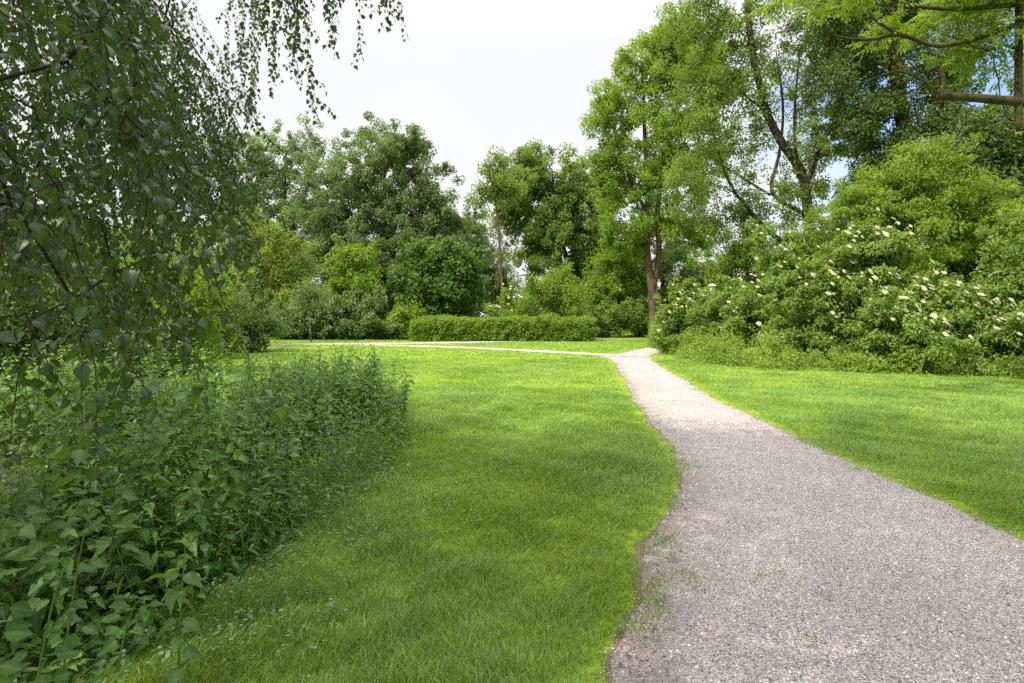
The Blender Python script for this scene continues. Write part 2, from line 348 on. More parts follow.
def skeleton(stems, tips, rng, seg=0.6, r_tip=0.012, path_w=0.3, down_w=0.6, sag=0.06, expo=0.5):
    """stems: [(points, r0, r1)]; every tip is joined to the woody frame where that costs least"""
    pos, par, fix, plen = [], [], [], []
    for pts, r0, r1 in stems:
        ln = smooth_line(pts, seg); tt = np.linspace(0, 1, len(ln))
        if pos:
            j = int(np.argmin(np.linalg.norm(np.array(pos) - ln[0], axis=1)))
            if np.linalg.norm(np.array(pos[j]) - ln[0]) > 1.5 and ln[0][2] < 0.3: j = 0      # stems of one plant meet below ground
        else: j = -1
        for k, p in enumerate(ln):
            pos.append(p); par.append(j); fix.append(r0 + (r1 - r0) * tt[k])
            plen.append((plen[j] + np.linalg.norm(p - pos[j])) if j >= 0 else 0.0); j = len(pos) - 1
    ns = len(pos)
    A = np.zeros((ns + len(tips) * 12 + 10, 3)); A[:ns] = pos; PL = np.zeros(len(A)); PL[:ns] = plen; n = ns
    if len(tips):
        dm = np.min(np.linalg.norm(tips[:, None] - A[None, :ns], axis=2), axis=1)
        for ti in np.argsort(dm):
            c = tips[ti]; d = np.linalg.norm(A[:n] - c, axis=1)
            cost = d + path_w * PL[:n] + down_w * np.maximum(0, A[:n, 2] - c[2])
            j = int(np.argmin(cost)); L = d[j]; k = int(min(11, max(1, round(L / seg)))); a = A[j].copy()
            side = rng.normal(0, 1, 3); 
            for i in range(1, k + 1):
                t = i / k; q = a + (c - a) * t + np.sin(math.pi * t) * L * (sag * UP + 0.06 * side)
                if i < k: q = q + rng.normal(0, 0.035 * L / k ** .5, 3)
                A[n] = q; par.append(j); PL[n] = PL[j] + L / k; fix.append(0.0); j = n; n += 1
    A = A[:n]; par = np.array(par); cnt = np.zeros(n); leaf = np.ones(n, bool); leaf[par[par >= 0]] = False; cnt[leaf] = 1
    for i in range(n - 1, -1, -1):
        if par[i] >= 0: cnt[par[i]] += cnt[i]
    r = r_tip * cnt ** expo; fix = np.array(fix)
    r = np.where(fix > 0, fix, r)
    for i in range(n):                                   # a branch is never thicker than what carries it
        if par[i] >= 0: r[i] = min(r[i], r[par[i]])
    return A, par, r, ns

def wood(sp, sk, r_min=0.0, flare=True):
    A, par, r, ns = sk
    n = len(A); ch = [[] for _ in range(n)]
    for i in range(n):
        if par[i] >= 0: ch[par[i]].append(i)
    starts = [(i, -1) for i in range(n) if par[i] < 0]
    while starts:
        i, p = starts.pop()
        line, rad = ([A[p]], [r[i]]) if p >= 0 else ([], [])
        while True:
            line.append(A[i]); rad.append(r[i])
            if not ch[i]: break
            m = max(ch[i], key=lambda k: r[k])
            starts += [(k, i) for k in ch[i] if k != m]
            i = m
        if len(line) < 2 or max(rad) < r_min: continue
        line, rad = np.array(line), np.array(rad)
        if flare and p < 0: rad = rad * (1 + 0.55 * np.exp(-np.maximum(line[:, 2] - line[0, 2], 0) / 0.35))
        rad[-1] *= 0.5
        tube(sp, line, rad, 9 if max(rad) > 0.08 else 5 if max(rad) > 0.02 else 3, cap=max(rad) > 0.05, var=R.random())

def lumpy(dirs, rng, amp=0.2):
    k1, k2 = rng.normal(0, 2.6, (3,)), rng.normal(0, 5.0, (3,)); k3 = rng.normal(0, 3.6, 3); f = rng.random(3) * 6.3
    return 1 + amp * np.sin(dirs @ k1 + f[0]) + .55 * amp * np.sin(dirs @ k2 + f[1]) + .7 * amp * np.sin(dirs @ k3 + f[2])

def clumps_in(ells, K, rng, amp=0.2, inner=0.35, zmin=0.15, holes=0.0):
    """clump centres spread through a set of ellipsoids, most of them near the outside"""
    w = np.array([(r[0] * r[1] + r[1] * r[2] + r[0] * r[2]) for c, r in ells]); w = w / w.sum()
    cs, os_ = [], []
    for (c, r), wi in zip(ells, w):
        k = max(3, int(K * wi)); d = unit(rng.normal(0, 1, (k, 3)))
        rad = inner + (1 - inner) * rng.random(k) ** 0.45
        p = c + d * np.array(r) * (rad * lumpy(d, rng, amp))[:, None]
        cs.append(p); os_.append(d)
    p, o = np.concatenate(cs), np.concatenate(os_); ok = p[:, 2] > zmin
    if holes:
        v = 0
        for q in range(6):
            v = v + np.sin(p @ (unit(rng.normal(0, 1, 3)) * holes * (.7 + .8 * rng.random())) + rng.random() * 6.28)
        ok &= v < 2.0
    return p[ok], o[ok]

def add_shoots(cl, out, n, rng, reach):
    """young shoots that stick out of the crown and break its outline"""
    i = rng.integers(0, len(cl), n); d = unit(out[i] * .8 + UP * .7 + rng.normal(0, .4, (n, 3))); l = reach * (.4 + .8 * rng.random((n, 1)))
    new = np.concatenate([cl[i] + d * l * t + rng.normal(0, .03, (n, 3)) * reach for t in (.55, .85, 1.1)])
    return new, np.concatenate([d] * 3)

def foliage(sp, cl, out, rng, per=120, sig=0.4, L=0.2, W=0.12, flat=0.85, upb=0.45, outb=0.5, rnd=0.75, droop=0.2, zmin=0.05):
    K = len(cl); s = sig * (0.65 + 0.7 * rng.random(K)); n = (per * (0.5 + rng.random(K))).astype(int)
    idx = np.repeat(np.arange(K), n); N = len(idx)
    g = rng.normal(0, 1, (N, 3)); g = unit(g) * (rng.random((N, 1)) ** 0.42) * 1.7
    c = cl[idx] + g * s[idx][:, None] * np.array([1, 1, flat])
    o = out[idx]
    nrm = UP * upb + o * outb + unit(g) * 0.35 + rng.normal(0, rnd, (N, 3))
    d = unit(rng.normal(0, 1, (N, 3)) + unit(g) * 0.8) - UP * droop
    sc = 0.7 + 0.6 * rng.random(N)
    cv = rng.random(K); var = np.clip(cv[idx] * .55 + rng.random(N) * .5 - 0.02, 0, 1)
    ok = c[:, 2] > zmin
    leaf_cards(sp, c[ok], nrm[ok], d[ok], L * sc[ok], W * sc[ok], var[ok])

def ells_from(lobes, D, depth=0.9):
    out = []
    for l in lobes:
        px, py, rx, ry = l[:4]; dd = D + (l[4] if len(l) > 4 else 0); k = dd / F
        out.append((P(px, py, dd), (rx * k, (rx + ry) * .5 * k * depth, ry * k)))
    return out

def plant(name, label, cat, D, lobes, stems, leaf, bark, K=200, per=150, sig=0.5, L=0.22, W=0.14, seed=1, r_tip=0.012, r_min=0.02,
          group=None, amp=0.2, inner=0.35, depth=0.9, parts=('trunk', 'crown'), seg=None, path_w=0.3, down_w=0.6, zmin=0.15, tips_frac=1.0, holes=0.0, shoots=0, reach=None, **kw):
    """stems: list of (pixel points [(px, py[, depth offset])], radius at foot, radius at top); the first point stands on the ground if py is None"""
    rng = np.random.default_rng(seed)
    ells = ells_from(lobes, D, depth)
    cl, out = clumps_in(ells, K, rng, amp, inner, zmin, holes)
    if shoots: sh, so2 = add_shoots(cl, out, shoots, rng, reach or sig * 2.2)
    st = []
    for pts, r0, r1 in stems:
        w = []
        for p in pts:
            d = D + (p[2] if len(p) > 2 else 0)
            q = P(p[0], 318 if p[1] is None else p[1], d)
            if p[1] is None: q[2] = -0.05
            w.append(q)
        st.append((np.array(w), r0, r1))
    base = st[0][0][0].copy(); base[2] = 0
    t = thing(name, label, cat, base, group)
    tips = cl if tips_frac >= 1 else cl[rng.random(len(cl)) < tips_frac]
    sk = skeleton(st, tips, rng, seg=seg or max(0.25, D * 0.02), r_tip=r_tip, path_w=path_w, down_w=down_w)
    ws = Soup(); wood(ws, sk, r_min)
    ws.V = [v - base for v in ws.V]
    link(parts[0], ws.mesh(parts[0], M[bark], True), t)
    fs = Soup(); foliage(fs, cl, out, rng, per, sig, L, W, **kw)
    if shoots: foliage(fs, sh, so2, rng, max(8, int(per * .28)), sig * .5, L, W, **{**kw, 'flat': .9})
    fs.V = [v - base for v in fs.V]
    link(parts[1], fs.mesh(parts[1], M[leaf]), t)
    return t, cl, out, base

# ------------------------------------------------------------------ ground and paths
lawn = bpy.data.meshes.new('ground')
gs = Soup(); S = 700
gs.add([(-S, -S, 0), (S, -S, 0), (S, S, 0), (-S, S, 0)], quads=[(0, 1, 2, 3)])
tag(link('ground', gs.mesh('ground', lawn_mat())), kind='structure')

LE = np.array([(0.15, -3.0), (0.2, 0.5)] + [tuple(G(*p)) for p in [(610, 683), (627, 640), (645, 600), (652, 560), (662, 525), (678, 500), (682, 485), (677, 465), (668, 445), (655, 428), (641, 408), (629, 390), (620, 372), (612, 361), (598, 355.5)]])
RE = np.array([(3.2, -3.0), (3.45, 0.5)] + [tuple(G(*p)) for p in [(1320, 683), (1130, 590), (1024, 540), (960, 511), (900, 484), (850, 462), (800, 440), (760, 421), (720, 401), (692, 385), (667, 370), (652, 361), (651, 355.5)]])
WP = [np.array([G(*p) for p in pts]) for pts in ([(630, 356), (590, 354.3), (545, 351.6), (480, 348.4), (420, 346.2), (360, 344.8)], [(120, 346), (275, 344.6), (440, 343.0), (560, 339.6), (620, 337.2), (720, 335.4), (900, 333.5)], [(628, 357), (652, 350.5), (690, 345), (760, 341)])]
WH = [0.62, 1.1, 0.75]

def wob(x, s, seed):
    r = np.random.default_rng(seed); y = 0
    for f, a in ((0.9, 1), (2.3, .7), (5.1, .5), (11, .35), (23, .22)):
        y = y + a * np.sin(x * f * (1 + .1 * r.random()) + r.random() * 6.28)
    return y * s

def ribbon(a, b, n, grow, wb, seed, z):
    def res(l):
        l = smooth_line(np.c_[l, 0 * l[:, 0]], 0.1)[:, :2]; d = np.r_[0, np.cumsum(np.linalg.norm(np.diff(l, axis=0), axis=1))]
        # parameter: more points near the viewer
        t = np.linspace(0, 1, n) ** 1.6 * d[-1]
        return np.c_[np.interp(t, d, l[:, 0]), np.interp(t, d, l[:, 1])], t
    (A, ta), (B, tb) = res(a), res(b)
    sd = unit(A - B); A = A + sd * (grow + wob(ta, wb, seed))[:, None]; B = B - sd * (grow + wob(tb, wb, seed + 1))[:, None]
    cols = [0, .06, .14, .28, .5, .86, 1.0]; soil = [.75, .5, .22, .05, 0, .03, .4]         # earth trodden in along both edges
    v = np.concatenate([np.c_[A + (B - A) * c, np.full(n, z)] for c in cols]); i = np.arange(n - 1)
    q = np.concatenate([np.stack([k * n + i, k * n + n + i, k * n + n + i + 1, k * n + i + 1], 1) for k in range(len(cols) - 1)])
    return v, q, np.repeat(soil, n)

M['gravel'] = gravel_mat('gravel', (1.0, 0.995, 0.975)); M['gravel_soil'] = gravel_mat('gravel_soil', (0.84, 0.74, 0.66), 0.25)
def centre_ribbon(c, h, n, wb, seed, z):
    c = smooth_line(np.c_[c, 0 * c[:, 0]], 0.3)[:, :2]; tn = unit(np.gradient(c, axis=0)); nr = np.c_[-tn[:, 1], tn[:, 0]]
    return ribbon(c + nr * h, c - nr * h, n, 0, wb, seed, z)

for nm, grow, wb, z, mat in (('path_verge', 0.03, 0.05, 0.003, 'gravel_soil'), ('gravel_path', 0.0, 0.03, 0.007, 'gravel')):
    sp = Soup(); v, q, e = ribbon(LE, RE, 900, grow, wb, 3, z); sp.add(v, quads=q, vein=e)
    tag(link(nm, sp.mesh(nm, M[mat])), kind='structure')
for i, nm in ((0, 'side_path'), (1, 'far_path'), (2, 'bend_path')):
    sp = Soup(); v, q, e = centre_ribbon(WP[i], WH[i], 200, 0.05, 20 + i, 0.011 + 0.004 * i); sp.add(v, quads=q, vein=e * .4)
    tag(link(nm, sp.mesh(nm, M['gravel'])), kind='structure')

def seg_dist(p, line):
    best = np.full(len(p), 1e9)
    for a, b in zip(line[:-1], line[1:]):
        ab = b - a; t = np.clip(((p - a) @ ab) / (ab @ ab), 0, 1)
        best = np.minimum(best, np.linalg.norm(p - (a + t[:, None] * ab), axis=1))
    return best

def path_gap(p):
    """signed distance to the nearest path edge (negative on the path)"""
    y = p[:, 1]
    xl = np.interp(y, LE[:, 1], LE[:, 0]); xr = np.interp(y, RE[:, 1], RE[:, 0])
    g = np.maximum(xl - p[:, 0], p[:, 0] - xr); g = np.where(y > 25.2, 5.0, g)
    for l, h in zip(WP, WH): g = np.minimum(g, seg_dist(p, l) - h)
    return g

def in_poly(p, poly):
    x, y = p[:, 0], p[:, 1]; r = np.zeros(len(p), bool); j = len(poly) - 1
    for i in range(len(poly)):
        xi, yi = poly[i]; xj, yj = poly[j]
        r ^= ((yi > y) != (yj > y)) & (x < (xj - xi) * (y - yi) / (yj - yi + 1e-12) + xi); j = i
    return r

BED = np.array([G(408, 436), G(388, 470), G(332, 508), G(275, 548), G(212, 600), G(140, 650), G(80, 690), (-2.3, 1.9), (-2.6, 0.6), (-8, 0.6), (-10, 10), (-5.5, 10.2), (-3.2, 9.8), (-1.9, 9.2), (-1.55, 8.3)])

bs = Soup(); bc = BED.mean(0); BI = bc + (BED - bc) * .985
bs.add(np.c_[np.r_[BI, bc[None]], np.full(len(BI) + 1, .004)], tris=[(i, (i + 1) % len(BI), len(BI)) for i in range(len(BI))])
tag(link('bed_shade_soil', bs.mesh('bed_shade_soil', plain_mat('shade_darkened_soil', (.035, .03, .02), .95, .5, 14))), kind='structure')  # bed soil, coloured dark to paint in the shade under the birch boughs

def vnoise(p, s, seed):
    r = np.random.default_rng(seed); o = 0
    for k in range(7):
        a = r.random() * 6.28; f = s * (0.6 + 1.3 * r.random()); o = o + np.sin(p[:, 0] * f * math.cos(a) + p[:, 1] * f * math.sin(a) + r.random() * 6.28)
    return o / 3.7

# shrub bank foot on the right: grass stops there
BANK = np.array([G(655, 347), G(690, 358), G(735, 368), G(800, 371), G(900, 375), G(1024, 379), G(1200, 384), (40, 16), (40, 60), G(655, 338)])

WEEDS = [G(*p) for p in [(762, 576), (780, 575), (826, 598), (884, 628), (880, 641), (852, 661), (893, 590), (664, 575), (1010, 590), (975, 672), (812, 640), (930, 610)]]
def grass():
    rng = np.random.default_rng(11); sp = Soup()
    bands = [(1.9, 4.2, 7500, .0052, 1.22), (4.2, 7.5, 4600, .0066, 1.2), (7.5, 13, 1900, .0095, 1.0), (13, 22, 520, .015, .85), (22, 42, 110, .03, .8)]
    for y0, y1, dens, wid, hs in bands:
        x0, x1 = -y1 * 0.95 - 1.2, y1 * 0.95 + 1.2
        n = int((x1 - x0) * (y1 - y0) * dens); p = np.c_[rng.uniform(x0, x1, n), rng.uniform(y0, y1, n)]
        p = p[np.abs(p[:, 0]) < p[:, 1] * 0.93 + 1.0]
        g = path_gap(p)
        edge = vnoise(p, 3.1, 5) * .12 + vnoise(p, 9, 6) * .12 + vnoise(p, 24, 16) * .07
        keep = (g + edge > rng.random(len(p)) * 0.16 - 0.09)
        stray = (g > -0.9) & (vnoise(p, 2.2, 8) + vnoise(p, 7, 9) > 2.3) & (rng.random(len(p)) < .3) & (p[:, 1] < 9)
        bed = in_poly(p, BED); keep &= ~bed | (rng.random(len(p)) < np.where(seg_dist(p, BED[:8]) < .3, .7, .1))
        keep &= ~in_poly(p, BANK + 0.0) | (rng.random(len(p)) < .1)
        for wx, wy in WEEDS:
            dd = np.hypot(p[:, 0] - wx, p[:, 1] - wy); keep |= (dd < .055) & (rng.random(len(p)) < .5 * (1 - dd / .055))
        keep |= stray & (g < 0)
        p, g = p[keep], g[keep]; k = len(p)
        t1, t2 = vnoise(p, 1.5, 1), vnoise(p, 4.8, 2)
        tuft = np.clip(0.45 + .34 * t1 + .42 * t2 + .25 * vnoise(p, 11, 22) + 1.1 * np.clip(vnoise(p, 5.5, 31) - .95, 0, .6), 0.0, 1.9)
        near = np.clip(g / 0.35, 0.3, 1)
        h = hs * (0.032 + 0.062 * tuft) * near * (0.55 + 0.8 * rng.random(k))
        w = wid * (0.7 + .6 * rng.random(k))
        a = rng.random(k) * 6.283; lean = h * (0.25 + 0.9 * rng.random(k))
        flow = vnoise(p, 2.3, 3) * 2.2
        ax = np.cos(a) + .7 * np.cos(flow); ay = np.sin(a) + .7 * np.sin(flow)
        f = np.c_[ax, ay]; f = f / np.linalg.norm(f, axis=1, keepdims=True)
        b = rng.random(k) * 6.283; s = np.c_[np.cos(b), np.sin(b), 0 * b] * w[:, None] * .5
        base = np.c_[p, np.zeros(k)]
        mid = base + np.c_[f * (lean * .3)[:, None], h * .6]; tip = base + np.c_[f * lean[:, None], h]
        v = np.stack([base - s, base + s, mid + s * .8, mid - s * .8, tip], 1).reshape(-1, 3)
        i = np.arange(k)[:, None] * 5
        var = np.clip(.42 + .2 * vnoise(p, .9, 4) - .16 * t2 + .12 * vnoise(p, 2.6, 33) + .5 * (rng.random(k) - .5) + np.where(g < .2, .07, 0), 0, 1)
        sp.add(v, tris=i + [3, 2, 4], quads=i + [0, 1, 2, 3], var=np.repeat(var, 5))
    return sp
tag(link('grass', grass().mesh('grass', M['grass'])), kind='stuff', label='short green lawn grass on both sides of the gravel path')

def pebbles():
    """loose stones lying on the near stretch of the path"""
    rng = np.random.default_rng(5); sp = Soup()
    n = 34000; y = 2.0 + 7.0 * rng.random(n) ** 1.7; xl = np.interp(y, LE[:, 1], LE[:, 0]); xr = np.interp(y, RE[:, 1], RE[:, 0])
    x = xl - .08 + (xr - xl + .16) * rng.random(n); ok = np.abs(x) < y * .95 + .6; x, y = x[ok], y[ok]; n = len(x)
    s = 0.0035 + 0.0065 * rng.random(n) ** 2.5
    o = np.array([(1, 0, 0), (0, 1, 0), (-1, 0, 0), (0, -1, 0), (0, 0, 1), (.7, .7, .35), (-.7, -.7, .35)])[:5]
    a = rng.random(n) * 6.28; ca, sa = np.cos(a), np.sin(a); e = 0.6 + .5 * rng.random((n, 3))
    q = o[None] * (e * s[:, None])[:, None, :]
    v = np.stack([q[..., 0] * ca[:, None] - q[..., 1] * sa[:, None] + x[:, None], q[..., 0] * sa[:, None] + q[..., 1] * ca[:, None] + y[:, None], q[..., 2] * .8 + 0.0072], 2)
    t = np.array([(0, 1, 4), (1, 2, 4), (2, 3, 4), (3, 0, 4)])
    sp.add(v.reshape(-1, 3), tris=(np.arange(n)[:, None, None] * 5 + t[None]).reshape(-1, 3), var=np.repeat(rng.random(n), 5))
    return sp
def pebble_mat():
    m = bpy.data.materials.new('pebble'); N, L = nodes_of(m)
    out = N.new('ShaderNodeOutputMaterial'); pb = N.new('ShaderNodeBsdfPrincipled'); at = N.new('ShaderNodeAttribute'); at.attribute_name = 'var'
    rp = N.new('ShaderNodeValToRGB'); e = rp.color_ramp.elements
    e[0].color = (0.05, 0.045, 0.045, 1); e[1].color = (0.82, 0.8, 0.78, 1)
    for p, c in ((.2, (0.2, 0.175, 0.17)), (.5, (0.36, 0.31, 0.29)), (.66, (0.34, 0.22, 0.17)), (.82, (0.5, 0.47, 0.45))):
        x = e.new(p); x.color = (*c, 1)
    L.new(at.outputs['Fac'], rp.inputs[0]); L.new(rp.outputs[0], pb.inputs['Base Color']); pb.inputs['Roughness'].default_value = .7; L.new(pb.outputs[0], out.inputs[0]); return m
tag(link('pebbles', pebbles().mesh('pebbles', pebble_mat())), kind='stuff', label='loose pale and rusty pebbles lying on the gravel path')

def litter():
    rng = np.random.default_rng(17); sp = Soup(); n = 1500; y = 2.0 + 16 * rng.random(n) ** 1.5
    xl = np.interp(y, LE[:, 1], LE[:, 0]); xr = np.interp(y, RE[:, 1], RE[:, 0]); sd = rng.random(n); off = np.abs(rng.normal(0, .14, n)) - .03
    x = np.where(sd < .62, xl + off, np.where(sd < .9, xr - off, xl + (xr - xl) * rng.random(n))); l = .010 + .022 * rng.random(n) ** 3
    leaf_cards(sp, np.c_[x, y, np.full(n, .016)], UP + rng.normal(0, .25, (n, 3)), rng.normal(0, 1, (n, 3)) * [1, 1, .1], l, l * rng.uniform(.3, .7, n), rng.random(n))
    return sp
tag(link('leaf_litter', litter().mesh('leaf_litter', leaf_mat('dry_leaf', (.05, .035, .025), (.28, .13, .06), tw=.1))), kind='stuff', label='brown bits of dead leaf scattered along the path edges')

# ------------------------------------------------------------------ far wood behind everything
def far_wood():
    rng = np.random.default_rng(21); fs = Soup()
    ells = []
    for px in np.arange(-700, 1900, 26):
        if 690 < px < 730: continue
        D = rng.uniform(70, 88); h = rng.uniform(28, 52) if px < 640 else rng.uniform(22, 42)
        k = D / F; c = P(px + rng.uniform(-10, 10), 318, D); hz = h * k
        c[2] = hz * .45; ells.append((c, (rng.uniform(20, 34) * k, 3.2, hz * .62)))
    cl, o = clumps_in(ells, 2600, rng, .25, .3)
    foliage(fs, cl, o, rng, per=34, sig=.9, L=.5, W=.34)
    return fs
tag(link('distant_wood', far_wood().mesh('distant_wood', M['tree_grey'])), kind='stuff', label='distant wood closing the view behind the park trees')

# ------------------------------------------------------------------ trees at the back, left to right
BIG = dict(shoots=60, holes=1.5, K=760, per=85, sig=0.40, L=0.25, W=0.15, inner=.2, tips_frac=.5)
plant('broadleaf_tree', 'tall thin-crowned grey-green tree behind the yellow-green tree, left of the largest dome crown', 'tree', 62,
      [(285, 160, 40, 34), (255, 205, 38, 44), (308, 205, 34, 48), (232, 170, 32, 42), (275, 250, 50, 36)],
      [([(280, None), (280, 290), (284, 220), (286, 150)], .38, .08), ([(281, 270), (262, 220), (245, 170)], .2, .05), ([(283, 250), (300, 210), (312, 170)], .18, .05)],
      'tree_grey', 'bark_dark', seed=31, amp=.3, **{**BIG, 'K': 760, 'per': 80})
plant('broadleaf_tree', 'largest grey-green tree with a broad domed crown at the back left of the lawn', 'tree', 56,
      [(382, 166, 48, 42), (420, 205, 34, 46), (346, 200, 38, 46), (385, 240, 60, 46), (432, 255, 30, 46), (340, 265, 40, 42), (405, 150, 26, 26), (448, 225, 14, 26), (322, 240, 26, 44)],
      [([(388, None), (388, 300), (385, 240), (384, 150)], .5, .1), ([(387, 285), (360, 240), (345, 190)], .25, .06), ([(387, 285), (412, 240), (425, 190)], .25, .06), ([(386, 250), (400, 200), (408, 150)], .2, .05)],
      'tree_grey', 'bark_dark', seed=32, **{**BIG, 'K': 1350, 'per': 90})
plant('broadleaf_tree', 'loose pale tree seen between the round dark tree and the bare slim trunk', 'tree', 72,
      [(468, 235, 26, 32), (482, 272, 30, 38), (455, 262, 24, 36), (495, 290, 22, 30)],
      [([(472, None), (470, 280), (468, 215)], .3, .06)], 'shrub_olive', 'bark_grey', seed=33, amp=.3, **{**BIG, 'K': 560, 'per': 80})
plant('broadleaf_tree', 'yellow-green airy tree in front of the back left woods', 'tree', 46,
      [(258, 243, 36, 26), (292, 262, 26, 24), (238, 272, 32, 30), (283, 292, 32, 28), (222, 238, 26, 22)],
      [([(262, None), (262, 300), (258, 235)], .2, .05), ([(262, 300), (285, 270), (295, 255)], .12, .04), ([(262, 305), (240, 275), (230, 245)], .12, .04)],
      'tree_yellow', 'bark_grey', seed=34, shoots=50, holes=2.0, amp=.28, K=260, per=95, sig=.5, L=.24, W=.12)
plant('broadleaf_tree', 'small light green tree left of the round dark tree', 'tree', 45,
      [(356, 272, 26, 25), (345, 292, 20, 22), (372, 295, 22, 20)],
      [([(358, None), (358, 300), (356, 265)], .15, .04)], 'tree_fresh', 'bark_grey', seed=35, shoots=30, holes=2.2, K=130, per=120, sig=.42, L=.22, W=.13)
plant('broadleaf_tree', 'dark green tree standing close left of the round dark tree', 'tree', 49,
      [(398, 262, 30, 26), (390, 290, 30, 26), (420, 285, 22, 30)],
      [([(398, None), (398, 290), (398, 255)], .2, .05)], 'tree_dark', 'bark_dark', seed=36, shoots=40, holes=2.0, K=220, per=130, sig=.48, L=.24, W=.16)
plant('broadleaf_tree', 'round dark green tree with big leaves behind the left end of the hedge', 'tree', 45,
      [(440, 268, 33, 28), (440, 292, 35, 28), (420, 282, 22, 24), (458, 288, 18, 24)],
      [([(438, None), (438, 300), (440, 262)], .2, .05)], 'tree_deep', 'bark_dark', seed=37, shoots=60, holes=2.0, amp=.12, K=330, per=150, sig=.45, L=.25, W=.19, inner=.5)
plant('broadleaf_tree', 'open spreading tree in the middle of the back row above the hedge', 'tree', 58,
      [(523, 182, 30, 28), (528, 160, 14, 15), (562, 192, 38, 32), (592, 225, 28, 44), (545, 238, 46, 36), (575, 275, 36, 36), (512, 210, 22, 26), (605, 190, 16, 22)],
      [([(580, None), (578, 300), (568, 262), (556, 220), (552, 170)], .4, .08), ([(577, 290), (545, 255), (525, 200), (520, 165)], .22, .05), ([(572, 275), (592, 235), (600, 190)], .2, .05), ([(578, 298), (540, 275), (508, 278)], .12, .05)],
      'tree_mid', 'bark_dark', seed=38, shoots=70, holes=1.5, amp=.3, K=1000, per=90, sig=.42, L=.26, W=.16, inner=.2, tips_frac=.5)
plant('slim_tree', 'slim half-bare tree with a bare brown trunk left of the middle of the back row', 'tree', 48,
      [(496, 178, 14, 16), (486, 196, 16, 12), (512, 195, 12, 14), (500, 165, 8, 10)],
      [([(504, None), (503, 300), (500, 250), (496, 205), (489, 165)], .17, .05), ([(500, 260), (512, 225), (520, 200)], .05, .02), ([(498, 230), (484, 195), (476, 172)], .05, .02), ([(496, 205), (500, 175), (504, 150)], .04, .015), ([(501, 275), (480, 250), (470, 244)], .04, .015)],
      'tree_mid', 'bark_brown', seed=39, K=44, per=80, sig=.5, L=.26, W=.15, amp=.3, r_tip=.014, r_min=.01)
plant('broadleaf_tree', 'dark leafy tree low behind the tall forked ash trunk', 'tree', 60,
      [(690, 262, 24, 40), (672, 285, 26, 40), (640, 250, 26, 40), (612, 275, 30, 36), (700, 295, 24, 26)],
      [([(660, None), (662, 290), (668, 240)], .3, .06), ([(662, 300), (690, 260)], .15, .05), ([(660, 300), (625, 265)], .15, .05)], 'tree_dark', 'bark_dark', seed=40, **{**BIG, 'K': 600, 'per': 70})
plant('ash_tree', 'tall fresh green ash with a brown forked trunk beside the path junction', 'tree', 46,
      [(640, 72, 36, 34), (610, 112, 26, 34), (652, 135, 50, 46), (622, 185, 32, 44), (672, 190, 36, 48), (690, 110, 34, 50), (604, 160, 18, 24), (640, 230, 30, 30), (662, 50, 28, 30), (690, 235, 22, 34), (618, 230, 16, 30), (698, 64, 34, 46), (676, 46, 28, 34), (700, 150, 30, 40)],
      [([(654, None), (653, 318), (652, 292), (647, 250), (648, 205), (645, 140), (642, 70)], .36, .09), ([(652, 293), (659, 255), (658, 205), (668, 150), (680, 90)], .26, .07), ([(648, 215), (630, 180), (612, 125)], .14, .05), ([(658, 210), (690, 190), (700, 120)], .13, .05)],
      'tree_fresh', 'bark_brown', seed=41, shoots=90, holes=1.5, amp=.24, K=1000, per=90, sig=.38, L=.25, W=.115, inner=.2, tips_frac=.5, droop=.3)
plant('broadleaf_tree', 'low bright green tree at the left foot of the tall forked ash', 'tree', 50,
      [(618, 285, 26, 26), (600, 305, 22, 24), (634, 306, 16, 24), (625, 265, 20, 18)],
      [([(618, None), (618, 305), (620, 275)], .13, .04), ([(618, 318), (602, 300)], .07, .03)], 'tree_fresh', 'bark_dark', seed=42, shoots=40, holes=2.0, K=190, per=115, sig=.5, L=.26, W=.14, amp=.25, zmin=.3)

# ------------------------------------------------------------------ shrubs and hedge at the back
def shrub(name, label, D, lobes, leaf, seed, base=None, cat='shrub', group=None, flowers=None, nst=5, **kw):
    bx = base or float(np.mean([l[0] for l in lobes])); rng = np.random.default_rng(seed + 1000)
    top = min(l[1] for l in lobes); stems = []
    for i in range(nst):
        q = lobes[i % len(lobes)]; x0 = bx + (q[0] - bx) * .5 + rng.uniform(-4, 4) * 40 / D
        stems.append(([(x0, None), ((x0 + q[0]) / 2 + rng.uniform(-3, 3), (q[1] + 318 + F * CAMH / D) / 2), (q[0], q[1])], .035, .012))
    kw = {**dict(K=120, per=130, sig=.32, L=.15, W=.09, r_tip=.006, r_min=.004, seg=.3, zmin=.12, shoots=60, holes=3.2 if D < 35 else 2.4), **kw}
    bark = kw.pop('bark', 'bark_dark')
    t, cl, o, b = plant(name, label, cat, D, lobes, stems, leaf, bark, seed=seed, group=group, parts=('stem', 'foliage'), **kw)
    return t, cl, o, b

shrub('shrub', 'dense olive shrub at the left edge of the lawn with its foot in shade', 27,
      [(240, 322, 34, 30), (218, 305, 26, 26), (252, 335, 26, 18), (225, 340, 30, 18), (200, 330, 30, 30)], 'shrub_olive', 51, K=260, per=150, sig=.3, L=.13, W=.08)
shrub('shrub', 'loose yellow-green shrub rising behind the dense olive shrub', 33, [(225, 296, 30, 26), (205, 310, 26, 28), (250, 305, 22, 20)], 'tree_yellow', 52, K=120, per=110, amp=.3)
SH = [(292, 324, 20, 15), (322, 321, 18, 17), (350, 320, 20, 18), (378, 322, 18, 17), (404, 324, 14, 14)]
LB = ['low grey-green shrub left end of the row, beside the grey sapling stem', 'low grey-green shrub just right of the grey sapling stem', 'low grey-green shrub in the middle of the row below the small light green tree',
      'low grey-green shrub below the dark green tree, fourth of the row', 'small pale shrub at the right end of the row touching the hedge']
